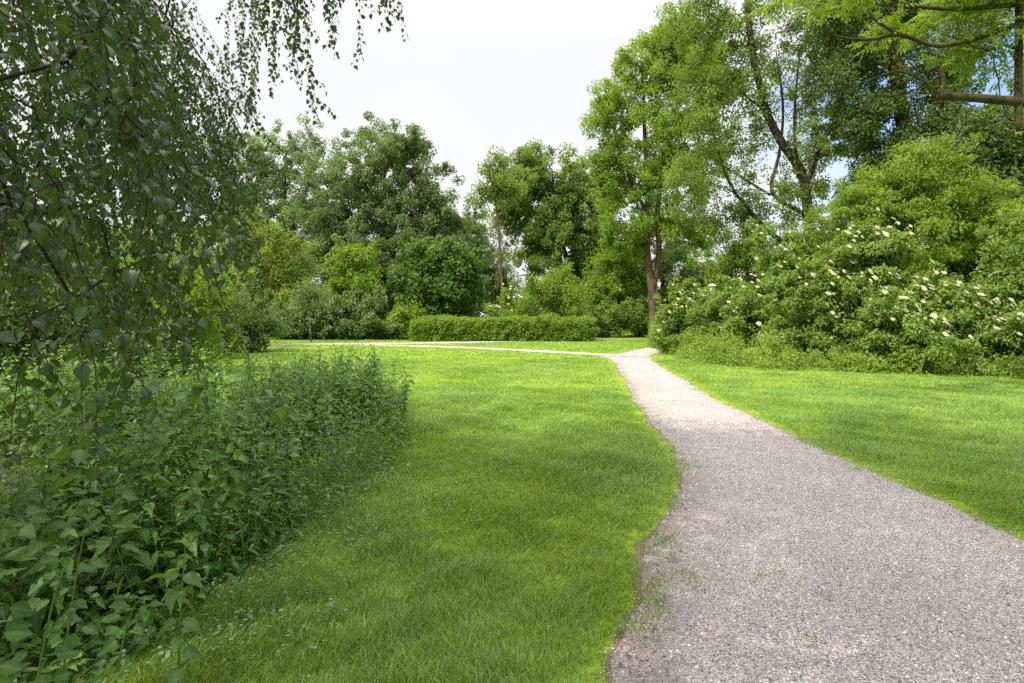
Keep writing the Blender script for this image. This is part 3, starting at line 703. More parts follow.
for i, l in enumerate(SH):
    shrub('shrub', LB[i], 42.5, [l, (l[0] - 5, l[1] + 8, l[2], 11), (l[0] + 6, l[1] + 9, l[2], 11)], 'shrub_olive' if i != 4 else 'tree_fresh', 60 + i, K=110, per=105, sig=.4, L=.22, W=.13, group='low shrubs in a row along the far path')
plant('sapling', 'grey thin sapling with a sparse pale crown beside the far path', 'young tree', 38,
      [(309, 292, 10, 12), (303, 298, 9, 9), (317, 296, 8, 10)], [([(311, None), (309, 315), (306, 285)], .05, .02), ([(308, 305), (316, 292)], .03, .01), ([(308, 306), (300, 295)], .03, .01)],
      'shrub_olive', 'bark_grey', seed=71, K=70, per=34, sig=.35, L=.16, W=.08, r_tip=.008, r_min=.004)

def hedge():
    rng = np.random.default_rng(81); n = 1100; u = rng.random(n); x0, x1 = P(416, 318, 39.7)[0], P(592, 318, 39.7)[0]
    x = rng.uniform(x0, x1, n); w = .75 + .05 * np.sin(x * 1.7); top = 1.36 + .05 * np.sin(x * 1.1) + .03 * np.sin(x * 3.7)      # clipped: upright front, flat top
    front, roof = u < .5, u > .62; y = np.where(front, -w, np.where(roof, rng.uniform(-1, 1, n) * w, w)); z = np.where(roof, top, .08 + (top - .08) * rng.random(n))
    cl = np.c_[x, 39.9 + y, z] + rng.normal(0, .1, (n, 3)); cl[:, 2] -= np.where(roof, .28 * (y / .8) ** 4, 0) - .07 * np.sin(x * 2.9) * roof; o = np.c_[0 * x, np.where(roof, 0, np.where(front, -1.0, 1)), np.where(roof, 1.0, .2)]
    t = thing('hedge', 'long low clipped hedge along the far path in the middle of the view', 'hedge', (P(505, 318, 39.7)[0], 39.7, 0))
    fs = Soup(); foliage(fs, cl, o, rng, per=110, sig=.19, L=.13, W=.08); fs.V = [v - np.array(t.location) for v in fs.V]
    link('foliage', fs.mesh('foliage', M['tree_fresh']), t)
    ws = Soup(); tube(ws, [P(416, 318, 39.7) * [1, 1, 0] + UP * .25, P(592, 318, 39.7) * [1, 1, 0] + UP * .25], [.03, .03], 5)      # the old laid branch
    for px in np.arange(418, 592, 4):
        a = P(px, 318, 39.7 + rng.uniform(-.4, .4)); a[2] = 0
        tube(ws, [a, a + [rng.uniform(-.1, .1), 0, .5], a + [rng.uniform(-.3, .3), 0, 1.1]], [.02, .015, .006], 4)
    ws.V = [v - np.array(t.location) for v in ws.V]; link('stem', ws.mesh('stem', M['bark_dark'], True), t)
hedge()

def umbel_mesh(name, rad, n, mat, seed, dome=.25, fl=.012):
    rng = np.random.default_rng(seed); sp = Soup(); r = rad * np.sqrt(rng.random(n)); a = rng.random(n) * 6.28
    c = np.c_[r * np.cos(a), r * np.sin(a), dome * rad * (1 - (r / rad) ** 2) + rng.normal(0, .004, n)]
    leaf_cards(sp, c, UP + rng.normal(0, .3, (n, 3)), rng.normal(0, 1, (n, 3)) * [1, 1, .2], np.full(n, fl * 1.6), np.full(n, fl * 1.5), rng.random(n))
    a = np.arange(12) * math.pi / 6; rim = np.c_[np.cos(a), np.sin(a), 0 * a] * rad * .8 - UP * .012
    sp.add(np.concatenate([rim, [[0, 0, dome * rad * .8]]]), tris=[(i, (i + 1) % 12, 12) for i in range(12)], var=.3)
    return sp.mesh(name, mat)

def put_flowers(t, base, cl, o, num, meshes, rng, lo=.55, facing=(-.25, -.75, .6), part='flower_head', keep=None):
    sc = o @ np.array(facing) + rng.normal(0, .42, len(o))
    idx = np.argsort(-sc)
    if keep is not None: idx = [i for i in idx if keep(cl[i])]
    idx = idx[:num]; first = None
    for q, i in enumerate(idx):
        p = cl[i] + unit(np.array(facing)) * .78 + rng.normal(0, .12, 3) - base
        f = bpy.data.objects.new(part, meshes[q % len(meshes)]); C.objects.link(f); f.parent = t; f.location = p
        f.rotation_euler = (rng.uniform(.4, 1.1), rng.uniform(-.35, .35), rng.uniform(0, 6.28) * .12); s = rng.uniform(.7, 1.25); f.scale = (s, s, s)

rose_m = [umbel_mesh('flower_head', .085, 24, M['rose'], s, .4, .05) for s in (1, 2)]
t, cl, o, b = shrub('rose_bush', 'rambling bush with pale pink flowers rising from the hedge', 42, [(515, 312, 16, 16), (505, 320, 14, 12), (528, 316, 13, 13)], 'tree_fresh', 82, K=90, per=90, sig=.35, L=.16, W=.09, amp=.3)
put_flowers(t, b, cl, o, 14, rose_m, np.random.default_rng(2))
shrub('shrub', 'light yellow-green bush behind the right half of the hedge', 44, [(548, 296, 26, 20), (568, 305, 20, 18), (535, 302, 18, 18), (556, 284, 16, 14)], 'tree_lime', 83, K=150, per=85, sig=.42, L=.2, W=.1, amp=.3)
shrub('shrub', 'dark low shrub filling the space between hedge and ash trunk', 47, [(600, 322, 18, 14), (622, 324, 20, 14), (640, 320, 12, 16)], 'tree_mid', 84, K=110, per=100, sig=.42, L=.22, W=.12)
shrub('shrub', 'dark shrub in the shade just right of the ash trunk', 49, [(672, 315, 16, 20), (690, 318, 14, 18)], 'tree_dark', 85, K=90, per=100, sig=.42, L=.22, W=.13)

# ------------------------------------------------------------------ house and lamp beyond the trees
def box(sp, x0, x1, y0, y1, z0, z1):
    v = [(x, y, z) for z in (z0, z1) for y in (y0, y1) for x in (x0, x1)]
    sp.add(v, quads=[(0, 2, 3, 1), (4, 5, 7, 6), (0, 1, 5, 4), (2, 6, 7, 3), (0, 4, 6, 2), (1, 3, 7, 5)])
def house():
    D = 98; c = P(716, 318, D); t = thing('brick_house', 'distant brick house with a red tiled roof glimpsed between the trees', 'house', (c[0], D, 0))
    s = Soup(); box(s, -6, 6, 0, 8, 0, 5.4); link('wall', s.mesh('wall', brick_mat('red_brick')), t)
    s = Soup(); s.add([(-6.4, -.4, 5.2), (6.4, -.4, 5.2), (6.4, 8.4, 5.2), (-6.4, 8.4, 5.2), (-6.4, 4, 9.1), (6.4, 4, 9.1)], quads=[(0, 1, 5, 4), (2, 3, 4, 5), (0, 3, 2, 1)], tris=[(0, 4, 3), (1, 2, 5)])
    rf = link('roof', s.mesh('roof', plain_mat('red_roof_tile', (0.36, 0.14, 0.09), .8, .3, 3)), t)
    s = Soup(); box(s, 3.2, 4.1, 3.5, 4.4, 8.2, 10); link('chimney', s.mesh('chimney', M_ch), rf)
    for x in (-4, -.7, 2.6):
        s = Soup(); box(s, x, x + 1.5, -.06, .06, 3.2, 4.7); w = link('window', s.mesh('window', M_fr), t)
        s = Soup(); box(s, x + .1, x + 1.4, -.09, -.062, 3.3, 4.6); link('pane', s.mesh('pane', M_gl), w)
M_ch = plain_mat('chimney_brick', (.3, .13, .09), .9); M_fr = plain_mat('white_window_frame', (.8, .8, .78)); M_gl = plain_mat('window_glass', (.05, .06, .07), .1)
house()
def lamp():
    D = 28; c = P(712.5, 318, D); t = thing('street_lamp', 'pale grey park lamp post standing behind the elder bushes', 'street lamp', (c[0], D, 0))
    s = Soup(); tube(s, [(0, 0, 0), (0, 0, .9), (0, 0, .95), (0, 0, 2.85)], [.07, .07, .045, .04], 10); link('pole', s.mesh('pole', plain_mat('galvanised_steel', (.5, .5, .5), .45, .08, 8, .3), True), t)
    s = Soup(); tube(s, [(0, 0, 2.83), (0, 0, 2.88), (0, 0, 3.14), (0, 0, 3.16)], [.06, .09, .15, .15], 12); h = link('lamp_head', s.mesh('lamp_head', plain_mat('frosted_lamp', (.78, .74, .68), .35), True), t)
    s = Soup(); tube(s, [(0, 0, 3.16), (0, 0, 3.19), (0, 0, 3.28)], [.22, .22, .05], 14); link('cap', s.mesh('cap', plain_mat('lamp_cap', (.6, .58, .55), .5), True), h)
lamp()

# ------------------------------------------------------------------ right side trees
plant('locust_tree', 'tall twisted dark-trunked tree with a thin see-through crown above the elder bushes', 'tree', 31,
      [(716, 50, 44, 54), (694, 14, 34, 40), (706, -40, 50, 50), (702, 140, 42, 44), (700, 90, 40, 40), (688, 180, 30, 36), (742, 110, 44, 50), (765, 30, 40, 50), (800, 100, 56, 60), (836, 50, 44, 56), (772, 200, 62, 36), (832, 170, 44, 50), (720, 190, 34, 40), (780, -60, 80, 50), (850, 120, 40, 50), (735, 230, 40, 26)],
      [([(818, None), (812, 260), (808, 215), (802, 174), (782, 143), (767, 114), (760, 85), (753, 58), (747, 0), (745, -60)], .34, .1),
       ([(812, 262), (772, 234), (746, 206), (728, 180), (712, 130)], .16, .04), ([(806, 200), (796, 158), (795, 105), (800, 50)], .12, .04), ([(806, 215), (772, 193), (779, 155), (783, 108), (776, 50)], .12, .04),
       ([(806, 205), (812, 165), (835, 120), (850, 70)], .12, .04), ([(806, 190), (822, 150), (858, 112), (885, 92)], .08, .03), ([(767, 112), (740, 90), (716, 50)], .08, .03), ([(770, 195), (730, 170), (700, 150)], .07, .025)],
      'tree_mid', 'bark_dark', seed=91, shoots=90, holes=2.0, amp=.3, inner=.25, K=1250, per=62, sig=.30, L=.17, W=.085, tips_frac=.6, r_tip=.009, r_min=.008, droop=.3)
plant('broadleaf_tree', 'big dark tree with a stout reddish trunk behind the near sawn limbs', 'tree', 27,
      [(868, 62, 46, 34), (850, 20, 44, 34), (930, 30, 46, 40), (925, 120, 40, 30), (868, 118, 32, 24), (880, -40, 90, 40), (955, 75, 22, 30), (905, 165, 40, 30)],
      [([(915, None), (910, 240), (906, 150), (898, 90), (892, 40), (888, -60)], .42, .22)],
      'tree_dark', 'bark_red', seed=92, shoots=70, holes=2.0, amp=.3, K=950, per=75, sig=.34, L=.17, W=.09, tips_frac=.6, r_tip=.01, r_min=.012)
plant('broadleaf_tree', 'dark leafy tree filling the right edge behind the lime-green dome', 'tree', 24,
      [(985, 140, 46, 36), (1030, 175, 50, 60), (960, 165, 40, 34), (1045, 100, 34, 40), (1000, 215, 62, 44), (1000, 122, 24, 12), (965, 250, 50, 46), (1015, 270, 50, 44), (930, 275, 40, 34)],
      [([(1010, None), (1010, 220), (1005, 140)], .3, .1), ([(1010, 230), (965, 175)], .12, .04)], 'tree_dark', 'bark_dark', seed=93, shoots=60, holes=2.2, K=900, per=70, sig=.33, L=.17, W=.09, inner=.25, tips_frac=.5)
plant('broadleaf_tree', 'lime-green dome-crowned tree with layered drooping sprays behind the elder bushes', 'tree', 21,
      [(892, 186, 46, 32), (935, 205, 48, 42), (856, 222, 32, 38), (905, 240, 60, 42), (918, 166, 34, 20), (978, 222, 34, 40), (950, 190, 40, 26)],
      [([(915, None), (912, 270), (908, 200)], .2, .05), ([(912, 280), (870, 225)], .09, .03), ([(912, 280), (965, 220)], .09, .03)],
      'tree_lime', 'bark_brown', seed=94, shoots=110, holes=2.4, amp=.26, inner=.45, K=460, per=150, sig=.32, L=.13, W=.055, flat=.36, upb=.7, droop=.45, outb=.6)
plant('hazel_shrub', 'yellowing upright shrub with a thin reddish stem at the right edge', 'shrub', 16.5,
      [(1018, 250, 24, 44), (1030, 300, 26, 40), (1006, 290, 14, 30)], [([(1012, None), (1010, 315), (1012, 260), (1020, 215)], .03, .012), ([(1028, None), (1030, 300), (1034, 240)], .025, .01)],
      'elder', 'bark_brown', seed=95, K=110, per=110, sig=.22, L=.10, W=.06, r_tip=.006, r_min=.004, parts=('stem', 'foliage'))

# the tree whose limbs reach in from the right, its trunk outside the view
def near_maple():
    D = 10.0; rng = np.random.default_rng(96)
    lob = [(905, 22, 26, 16), (945, 30, 34, 16, .4), (985, 40, 36, 18, .2), (1020, 30, 40, 24, 0), (965, 8, 70, 16, .5), (1060, 60, 40, 40, .5), (1000, -50, 110, 50, 0), (800, 2, 32, 12, -.6), (838, -14, 60, 18, -.6), (1110, -100, 120, 120, .5), (978, 62, 20, 10, .3)]
    cl, o = clumps_in(ells_from(lob, D), 300, rng, .25, .2, 1)
    st_px = [([(1190, None), (1180, 250), (1175, 100), (1165, -60), (1150, -220)], .26, .14), ([(1172, 125), (1100, 112), (1018, 102), (975, 98), (938, 96)], .10, .07),
             ([(938, 96), (944, 84), (941, 68)], .045, .03), ([(938, 96), (925, 82), (900, 71, -.1), (872, 79, -.2), (836, 94, -.3)], .022, .006), ([(905, 72), (885, 90, -.2), (868, 108, -.3), (838, 138, -.4)], .013, .005), ([(932, 90), (912, 80), (888, 92, -.1), (872, 108, -.2)], .012, .005), ([(932, 94), (908, 92, -.1), (880, 102, -.2)], .012, .005),
             ([(1160, -90), (1090, -75), (1040, -52), (1022, -20), (1019, 60), (1018.5, 132)], .075, .058), ([(1166, -40), (1090, -10), (1010, 5), (930, 8), (860, -8), (800, -8)], .07, .012), ([(1020, 50), (1000, 44), (985, 42)], .03, .012), ([(1000, 98), (1008, 118), (1007, 128)], .012, .006),
             ([(1162, -60), (1080, 0), (1000, 30), (940, 46), (900, 35), (867, 40), (838, 37), (824, 28), (826, 4)], .075, .022), ([(900, 35), (880, 24), (868, 10), (858, -20)], .03, .015), ([(826, 20), (838, 12), (842, -6)], .014, .008)]
    st = []
    for pts, r0, r1 in st_px:
        w = []
        for p in pts:
            q = P(p[0], 318 if p[1] is None else p[1], D + (p[2] if len(p) > 2 else 0))
            if p[1] is None: q[2] = -.05
            w.append(q)
        st.append((np.array(w), r0, r1))
    base = np.array([st[0][0][0][0], D, 0])
    t = thing('ash_tree', 'near tree reaching in from the right with mossy sawn limbs and bright ash-like leaves', 'tree', base)
    ws = Soup(); wood(ws, skeleton(st, cl, rng, seg=.18, r_tip=.0045, path_w=.2), .002); ws.V = [v - base for v in ws.V]
    link('trunk', ws.mesh('trunk', M['bark_moss'], True), t)
    # compound leaves: drooping sprays of leaflets on a shared stalk
    fs = Soup(); K = len(cl); per = 13; idx = np.repeat(np.arange(K), per); n = len(idx)
    b0 = cl[idx] + rng.normal(0, .13, (n, 3)) * [1, 1, .7]
    ax = unit(rng.normal(0, 1, (n, 3)) * [1, 1, .4] + [0, 0, -.55]); ln = .22 + .12 * rng.random(n); sd = unit(np.cross(ax, UP)); var0 = rng.random(n)
    for k in range(9):
        tt = (k // 2) / 4.2 * .85 + .2 if k < 8 else 1.0; sg = (1 if k % 2 else -1) if k < 8 else 0
        p = b0 + ax * (ln * tt)[:, None]; d = ax * (.75 if sg else 1) + sd * sg * .8 - UP * .28
        nr = np.cross(sd, ax); nr = nr * np.sign(nr[:, 2:3] + 1e-6) + rng.normal(0, .25, (n, 3))
        l = np.full(n, .085) * (.8 + .4 * rng.random(n))
        leaf_cards(fs, p + unit(d) * l[:, None] * .5, nr, d, l, l * .42, np.clip(var0 * .6 + .4 * rng.random(n), 0, 1))
    fs.V = [v - base for v in fs.V]; link('crown', fs.mesh('crown', M['tree_lime']), t)
    s = Soup(); e = P(1018.5, 132.4, D); tube(s, [e - [0, 0, .006], e - [0, 0, .012]], [.052, .052], 14); s.V = [v - base for v in s.V]
    link('sawn_end', s.mesh('sawn_end', M['cut']), t)
near_maple()

# ------------------------------------------------------------------ elder bushes and the bank below them
umb = [umbel_mesh('flower_head', (.058 + .013 * i), 75, M['flower'], 10 + i, .16, .016) for i in range(3)]
EL = dict(shoots=150, reach=.6, holes=2.8, K=330, per=150, sig=.23, L=.135, W=.062, amp=.42, inner=.4, droop=.35, flat=.6, rnd=.5, upb=.6)
def elder(label, D, lobes, seed, nfl, leaf='elder', keep=None, **kw):
    t, cl, o, b = shrub('elder_bush', label, D, lobes, leaf, seed, cat='shrub', group='white flowering elder bushes on the right', **{**EL, **kw})
    put_flowers(t, b, cl, o, nfl, umb, np.random.default_rng(seed), keep=keep)
elder('pale elder bush low beside the path junction at the left end of the flowering bank', 25.5, [(692, 314, 24, 20), (680, 328, 22, 18), (718, 328, 22, 15)], 101, 24, K=190)
shrub('shrub', 'yellow-green bush behind the lamp post, left of the flowering elders', 32, [(748, 256, 30, 22), (732, 278, 26, 28), (765, 268, 28, 30), (742, 300, 26, 22)], 'tree_lime', 102, K=190, per=110, sig=.34, L=.14, W=.075, amp=.3)
elder('tall elder bush with scattered cream flowers right of the lamp post', 23, [(785, 262, 32, 30), (765, 300, 36, 30), (800, 300, 36, 34), (812, 250, 24, 20), (745, 322, 34, 24)], 103, 80, K=330)
elder('wide elder bush in mid bank with the most cream flowers on its left flank', 19.5, [(845, 272, 36, 34), (822, 310, 42, 36), (870, 300, 40, 42), (880, 255, 28, 26), (850, 340, 44, 24)], 104, 96, K=400)
elder('elder bush in front of the lime-green dome with flat flower plates near its top right', 17.5, [(925, 312, 36, 30), (905, 335, 40, 30), (950, 332, 44, 30), (970, 318, 30, 24)], 105, 90, K=380)
elder('elder bush at the right edge with a bright row of cream flower plates', 16.3, [(990, 330, 30, 28), (1022, 338, 34, 32), (962, 348, 38, 24), (1060, 335, 40, 40)], 106, 98, K=300)

def bank():
    rng = np.random.default_rng(111); ells = []
    line = smooth_line(np.c_[BANK[:7], np.zeros(7)], .45)
    for p in line:
        for back in (0.35, .9, 1.6, 2.4):
            q = p.copy(); q[:2] += np.array([.25, 1.0]) * (back + rng.uniform(-.3, .3)); h = (.26 + .26 * back) * rng.uniform(.6, 1.35)
            q[2] = h * .3; ells.append((q, (.48, .45, h)))
    cl, o = clumps_in(ells, 1500, rng, .25, .45, .03)
    fs = Soup(); foliage(fs, cl, o, rng, per=58, sig=.2, L=.10, W=.052, droop=.1, zmin=.01)
    return fs
tag(link('bank_undergrowth', bank().mesh('bank_undergrowth', M['bank'])), kind='stuff', label='tangled low herbs and brambles along the foot of the elder bushes')

# ------------------------------------------------------------------ left: shrubs behind the nettles
LS = dict(K=330, per=130, sig=.3, L=.105, W=.06, amp=.25, inner=.5)
shrub('shrub', 'tall leafy shrub at the left edge behind the birch curtain', 11.5, [(20, 300, 110, 70), (-60, 260, 110, 90), (70, 330, 80, 50), (30, 370, 100, 40), (-150, 320, 110, 100)], 'shrub_olive', 121, **{**LS, 'K': 480})
shrub('shrub', 'light green shrub seen through the hanging birch twigs above the nettles', 16, [(135, 310, 60, 50), (165, 340, 46, 40), (100, 330, 50, 40), (140, 365, 60, 24)], 'tree_fresh', 122, **{**LS, 'K': 330})
shrub('shrub', 'darker shrub between the light green shrub and the dense olive shrub', 22, [(185, 290, 40, 46), (170, 330, 40, 34), (205, 330, 30, 30), (120, 280, 60, 50)], 'tree_mid', 123, **{**LS, 'L': .14, 'W': .08, 'sig': .38})
plant('broadleaf_tree', 'grey-green tree at the far left mostly hidden by the birch', 'tree', 40, [(130, 268, 60, 36), (60, 255, 70, 44), (190, 270, 40, 36), (100, 285, 110, 36), (-60, 230, 80, 70)],
      [([(110, None), (110, 290), (105, 250)], .35, .08)], 'tree_grey', 'bark_dark', seed=124, **{**BIG, 'K': 560, 'per': 60})

# ------------------------------------------------------------------ nettle bed
def nettle_into(sp, ss, foot, h, rng, size=.075, lean=.08, tpl=None):
    k = max(6, int(h / .062)); a0 = rng.random() * 6.28; d = np.array([rng.normal(0, lean), rng.normal(0, lean), 1.0])
    ts = np.linspace(0, 1, 6)[:, None]; bend = np.array([rng.normal(0, .06), rng.normal(0, .06), 0])
    pts = foot + d * h * ts + bend * ts ** 2; tube(ss, pts, np.linspace(.0045, .002, 6), 4, False, var=rng.random())
    tt = np.linspace(.16, 1.0, k); tt = tt[rng.random(k) < .95]; b, dd, nn, sz, vv = [], [], [], [], []
    cv = rng.random()
    for i, t in enumerate(tt):
        p = foot + d * h * t + bend * t * t; s = size * (0.55 + .75 * math.sin(math.pi * min(1, .18 + .70 * t))) * (1.0 if t < .9 else .62)
        for q in (0, 1):
            a = a0 + (i % 2) * 1.57 + q * 3.1416 + rng.normal(0, .25); e = np.array([math.cos(a), math.sin(a), 0])
            el = .1 - .6 * (1 - t) + rng.normal(0, .3) if t < .93 else .7
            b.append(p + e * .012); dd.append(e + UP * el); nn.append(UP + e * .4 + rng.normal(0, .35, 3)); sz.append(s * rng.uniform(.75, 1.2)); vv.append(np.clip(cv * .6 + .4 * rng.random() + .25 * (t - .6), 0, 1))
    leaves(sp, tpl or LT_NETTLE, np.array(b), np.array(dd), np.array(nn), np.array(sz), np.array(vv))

def nettle_bed():
    rng = np.random.default_rng(131); sp, ss = Soup(), Soup(); n = 0
    c = np.c_[rng.uniform(-9.5, -1.2, 3000), rng.uniform(1.2, 10.2, 3000)]
    c = c[in_poly(c, BED) & (np.abs(c[:, 0]) < c[:, 1] * .93 + .9)]
    for p in c[:1500]:
        if float(vnoise(p[None], 2.1, 44)[0]) + rng.normal(0, .3) > .15: continue
        ed = min(np.linalg.norm(BED - p, axis=1).min(), seg_dist(p[None], BED[:7])[0])
        h = (0.58 + min(ed, .6) * .45) * rng.uniform(.55, 1.2) * (1.06 + .42 * float(vnoise(p[None], 1.9, 41)[0])); h = min(max(h, .3), 1.2)
        if p[1] < 2.6 and rng.random() < .55: continue
        kd = rng.random(); tpl = LT_NETTLE if kd < .55 else LT_NARROW if kd < .8 else LT_ROUND
        if kd > (.82 if p[0] > -3.2 and p[1] > 5.5 else .94): h = min(1.28, h * 1.35)
        nettle_into(sp, ss, np.array([p[0], p[1], 0]), h, rng, size=rng.uniform(.07, .125) * (.75 if kd > .8 else 1), lean=.16, tpl=tpl)
    # low leaves between the stems and out onto the grass
    q = np.c_[rng.uniform(-7, -.9, 20000), rng.uniform(1.4, 9.5, 20000)]; inside = in_poly(q, BED); near = seg_dist(q, BED[:8])
    ok = (inside & ((near < 1.4) | (rng.random(len(q)) < .4))) | (~inside & (near < .22 * rng.random(len(q)))); q = q[ok]; ins = inside[ok]; nr = near[ok]; k = len(q)
    z = np.where(ins, .03 + np.minimum(.5, .1 + nr * .6) * rng.random(k) ** 1.3, .02 + .07 * rng.random(k)); a = rng.random(k) * 6.28
    d = np.c_[np.cos(a), np.sin(a), rng.normal(-.05, .35, k)]; nn = UP + rng.normal(0, .45, (k, 3)) + np.array([.25, -.25, 0])
    m = 5200; q2 = np.c_[rng.uniform(-3.4, -1.3, m), rng.uniform(1.5, 4.4, m)]; q2 = q2[in_poly(q2, BED)]; k2 = len(q2)     # ivy and dock seedlings on the soil
    a2 = rng.random(k2) * 6.28; q = np.concatenate([q, q2]); z = np.concatenate([z, .015 + .11 * rng.random(k2)]); k = len(q)
    d = np.concatenate([d, np.c_[np.cos(a2), np.sin(a2), rng.normal(.1, .25, k2)]]); nn = np.concatenate([nn, UP + rng.normal(0, .35, (k2, 3))])
    pick = rng.random(k); base = np.c_[q, z]
    for lo, hi, tp, s0 in ((0, .45, LT_ROUND, .042), (.45, .75, LT_NARROW, .075), (.75, 1.0, LT_NETTLE, .065)):
        m = (pick >= lo) & (pick < hi); leaves(sp, tp, base[m], d[m], nn[m], s0 * (.6 + .8 * rng.random(m.sum())), rng.random(m.sum()))
    # cleavers: fine airy whorls climbing through the rim
    m = 13000; q = np.c_[rng.uniform(-3.6, -1.0, m), rng.uniform(3.0, 9.4, m)]; nr = seg_dist(q, BED[:5]); inside = in_poly(q, BED)
    ok = (inside & (nr < .75)) | (~inside & (nr < .12)); ok |= inside & (q[:, 1] > 7.6) & (q[:, 0] > -3); q = q[ok]; k = len(q); z = (.15 + np.where(inside[ok], .85, .35) * rng.random(k) ** .8) * (1 + .2 * vnoise(q, 3, 42))
    a = rng.random(k) * 6.28; leaves(sp, LT_NARROW, np.c_[q, z], np.c_[np.cos(a), np.sin(a), rng.normal(.1, .4, k)], UP + rng.normal(0, .6, (k, 3)), .03 + .03 * rng.random(k), .45 + .55 * rng.random(k))
    # grass stalks standing in the rim
    m = 5000; q = np.c_[rng.uniform(-4, -1.1, m), rng.uniform(3.4, 9.4, m)]; q = q[in_poly(q, BED) & (seg_dist(q, BED[:6]) < .5)]; k = len(q)
    a = rng.random(k) * 6.28; f = np.c_[np.cos(a), np.sin(a)]; h = .25 + .5 * rng.random(k); s_ = np.c_[-f[:, 1], f[:, 0], 0 * a] * .0028; b0 = np.c_[q, 0 * a]
    md = b0 + np.c_[f * (h * .22)[:, None], h * .7]; tp = b0 + np.c_[f * (h * .75)[:, None], h * .8]; i = np.arange(k)[:, None] * 5
    sp.add(np.stack([b0 - s_, b0 + s_, md + s_ * .8, md - s_ * .8, tp], 1).reshape(-1, 3), tris=i + [3, 2, 4], quads=i + [0, 1, 2, 3], var=np.repeat(.3 + .7 * rng.random(k), 5))
    return sp, ss
fs, ss = nettle_bed()
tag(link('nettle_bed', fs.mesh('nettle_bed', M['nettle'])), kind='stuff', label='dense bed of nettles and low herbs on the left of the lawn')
tag(link('nettle_stalks', ss.mesh('nettle_stalks', M['stem'])), kind='stuff', label='green stalks carrying the nettle leaves')

def one_nettle(label, px, py_top, D, size=.085, seed=1, name='tall_nettle', cat='nettle', leaf='nettle', tpl=None, group='tall single nettles at the rim of the bed'):
    rng = np.random.default_rng(seed); top = P(px, py_top, D); t = thing(name, label, cat, (top[0], D, 0), group)
    f, s = Soup(), Soup(); nettle_into(f, s, np.zeros(3), top[2], rng, size, .02, tpl)
    link('leaves', f.mesh('leaves', M[leaf]), t); link('stem', s.mesh('stem', M['stem']), t)
one_nettle('tallest nettle at the far right rim of the bed against the sunlit lawn', 377, 347, 7.6, .09, 1)
one_nettle('tall nettle standing alone a little left of the tallest nettle', 325, 353, 7.8, .085, 2)
one_nettle('short nettle leaning out at the right rim just below the tallest nettle', 391, 385, 7.0, .085, 3)
one_nettle('broad nettle with dark hanging leaves in the middle of the rim', 303, 362, 6.4, .095, 4)
one_nettle('slender nettle top between the broad nettle and the darker shrub', 246, 362, 7.2, .08, 5)
one_nettle('big-leaved nettle in the shade close to the viewer beside the grass edge', 178, 545, 2.35, .08, 6, leaf='under')
one_nettle('bushy nettle behind the big-leaved nettle near the grass edge', 205, 468, 3.3, .085, 7, leaf='under')

def bramble_shoot(label, foot_px, D, tip, seed, size=.085):
    rng = np.random.default_rng(seed); a = P(foot_px[0], foot_px[1], D); a[2] = 0; b = P(*tip)
    t = thing('bramble_shoot', label, 'bramble', a, 'bramble shoots in the lower left corner')
    ts = np.linspace(0, 1, 14)[:, None]; pts = (b - a) * ts + UP * .35 * np.sin(math.pi * ts * .8) * np.linalg.norm(b - a)
    s = Soup(); tube(s, pts, np.linspace(.005, .002, 14), 5); link('stem', s.mesh('stem', M['stem'], True), t)
    f = Soup(); B, Dd, Nn, Sz, Vv = [], [], [], [], []
    for i in range(3, 14):
        for k in range(3):
            an = rng.random() * 6.28; e = np.array([math.cos(an), math.sin(an), rng.uniform(-.5, .25)])
            B.append(pts[i] + e * .05); Dd.append(e); Nn.append(UP + np.array([.1, -.5, 0]) + rng.normal(0, .25, 3)); Sz.append(size * rng.uniform(.6, 1.2)); Vv.append(rng.random())
    leaves(f, LT_ROUND, np.array(B), np.array(Dd), np.array(Nn), np.array(Sz), np.array(Vv)); link('leaves', f.mesh('leaves', M['bramble']), t)
bramble_shoot('light green bramble shoot arching over the dark hollow, lowest at the left', (20, 683), 1.9, (75, 600, 1.85), 141, .065)
bramble_shoot('bramble shoot with yellowish leaf tips hanging above the lowest shoot', (60, 640), 2.4, (105, 545, 2.1), 142, .055)
bramble_shoot('bramble shoot with dark broad leaves at the left edge near the bottom', (-40, 700), 1.7, (10, 575, 1.7), 143, .075)
bramble_shoot('small bramble shoot at the grass edge in the lower left', (110, 690), 2.3, (140, 620, 2.3), 144, .055)

def clover():
    rng = np.random.default_rng(151); sp = Soup()
    cen = [G(*p) for p in [(300, 520), (330, 505), (270, 560), (230, 590), (290, 600), (340, 545), (215, 640), (260, 630), (380, 480), (310, 640), (400, 470), (460, 445), (180, 660)]]
    B = []
    for c in cen:
        k = int(rng.integers(12, 36)); B.append(c + rng.normal(0, .16, (k, 2)))
    p = np.concatenate(B); p = p[~in_poly(p, BED)]; k = len(p)
    for j in range(3):
        a = rng.random(k) * 6.28 + j * 2.1; d = np.c_[np.cos(a), np.sin(a), np.full(k, .15)]
        leaves(sp, LT_ROUND, np.c_[p, .05 + .05 * rng.random(k)], d, UP + rng.normal(0, .2, (k, 3)), .014 + .011 * rng.random(k), rng.random(k))
    return sp
tag(link('clover', clover().mesh('clover', M['clover'])), kind='stuff', label='pale clover leaves scattered in the grass beside the nettles')

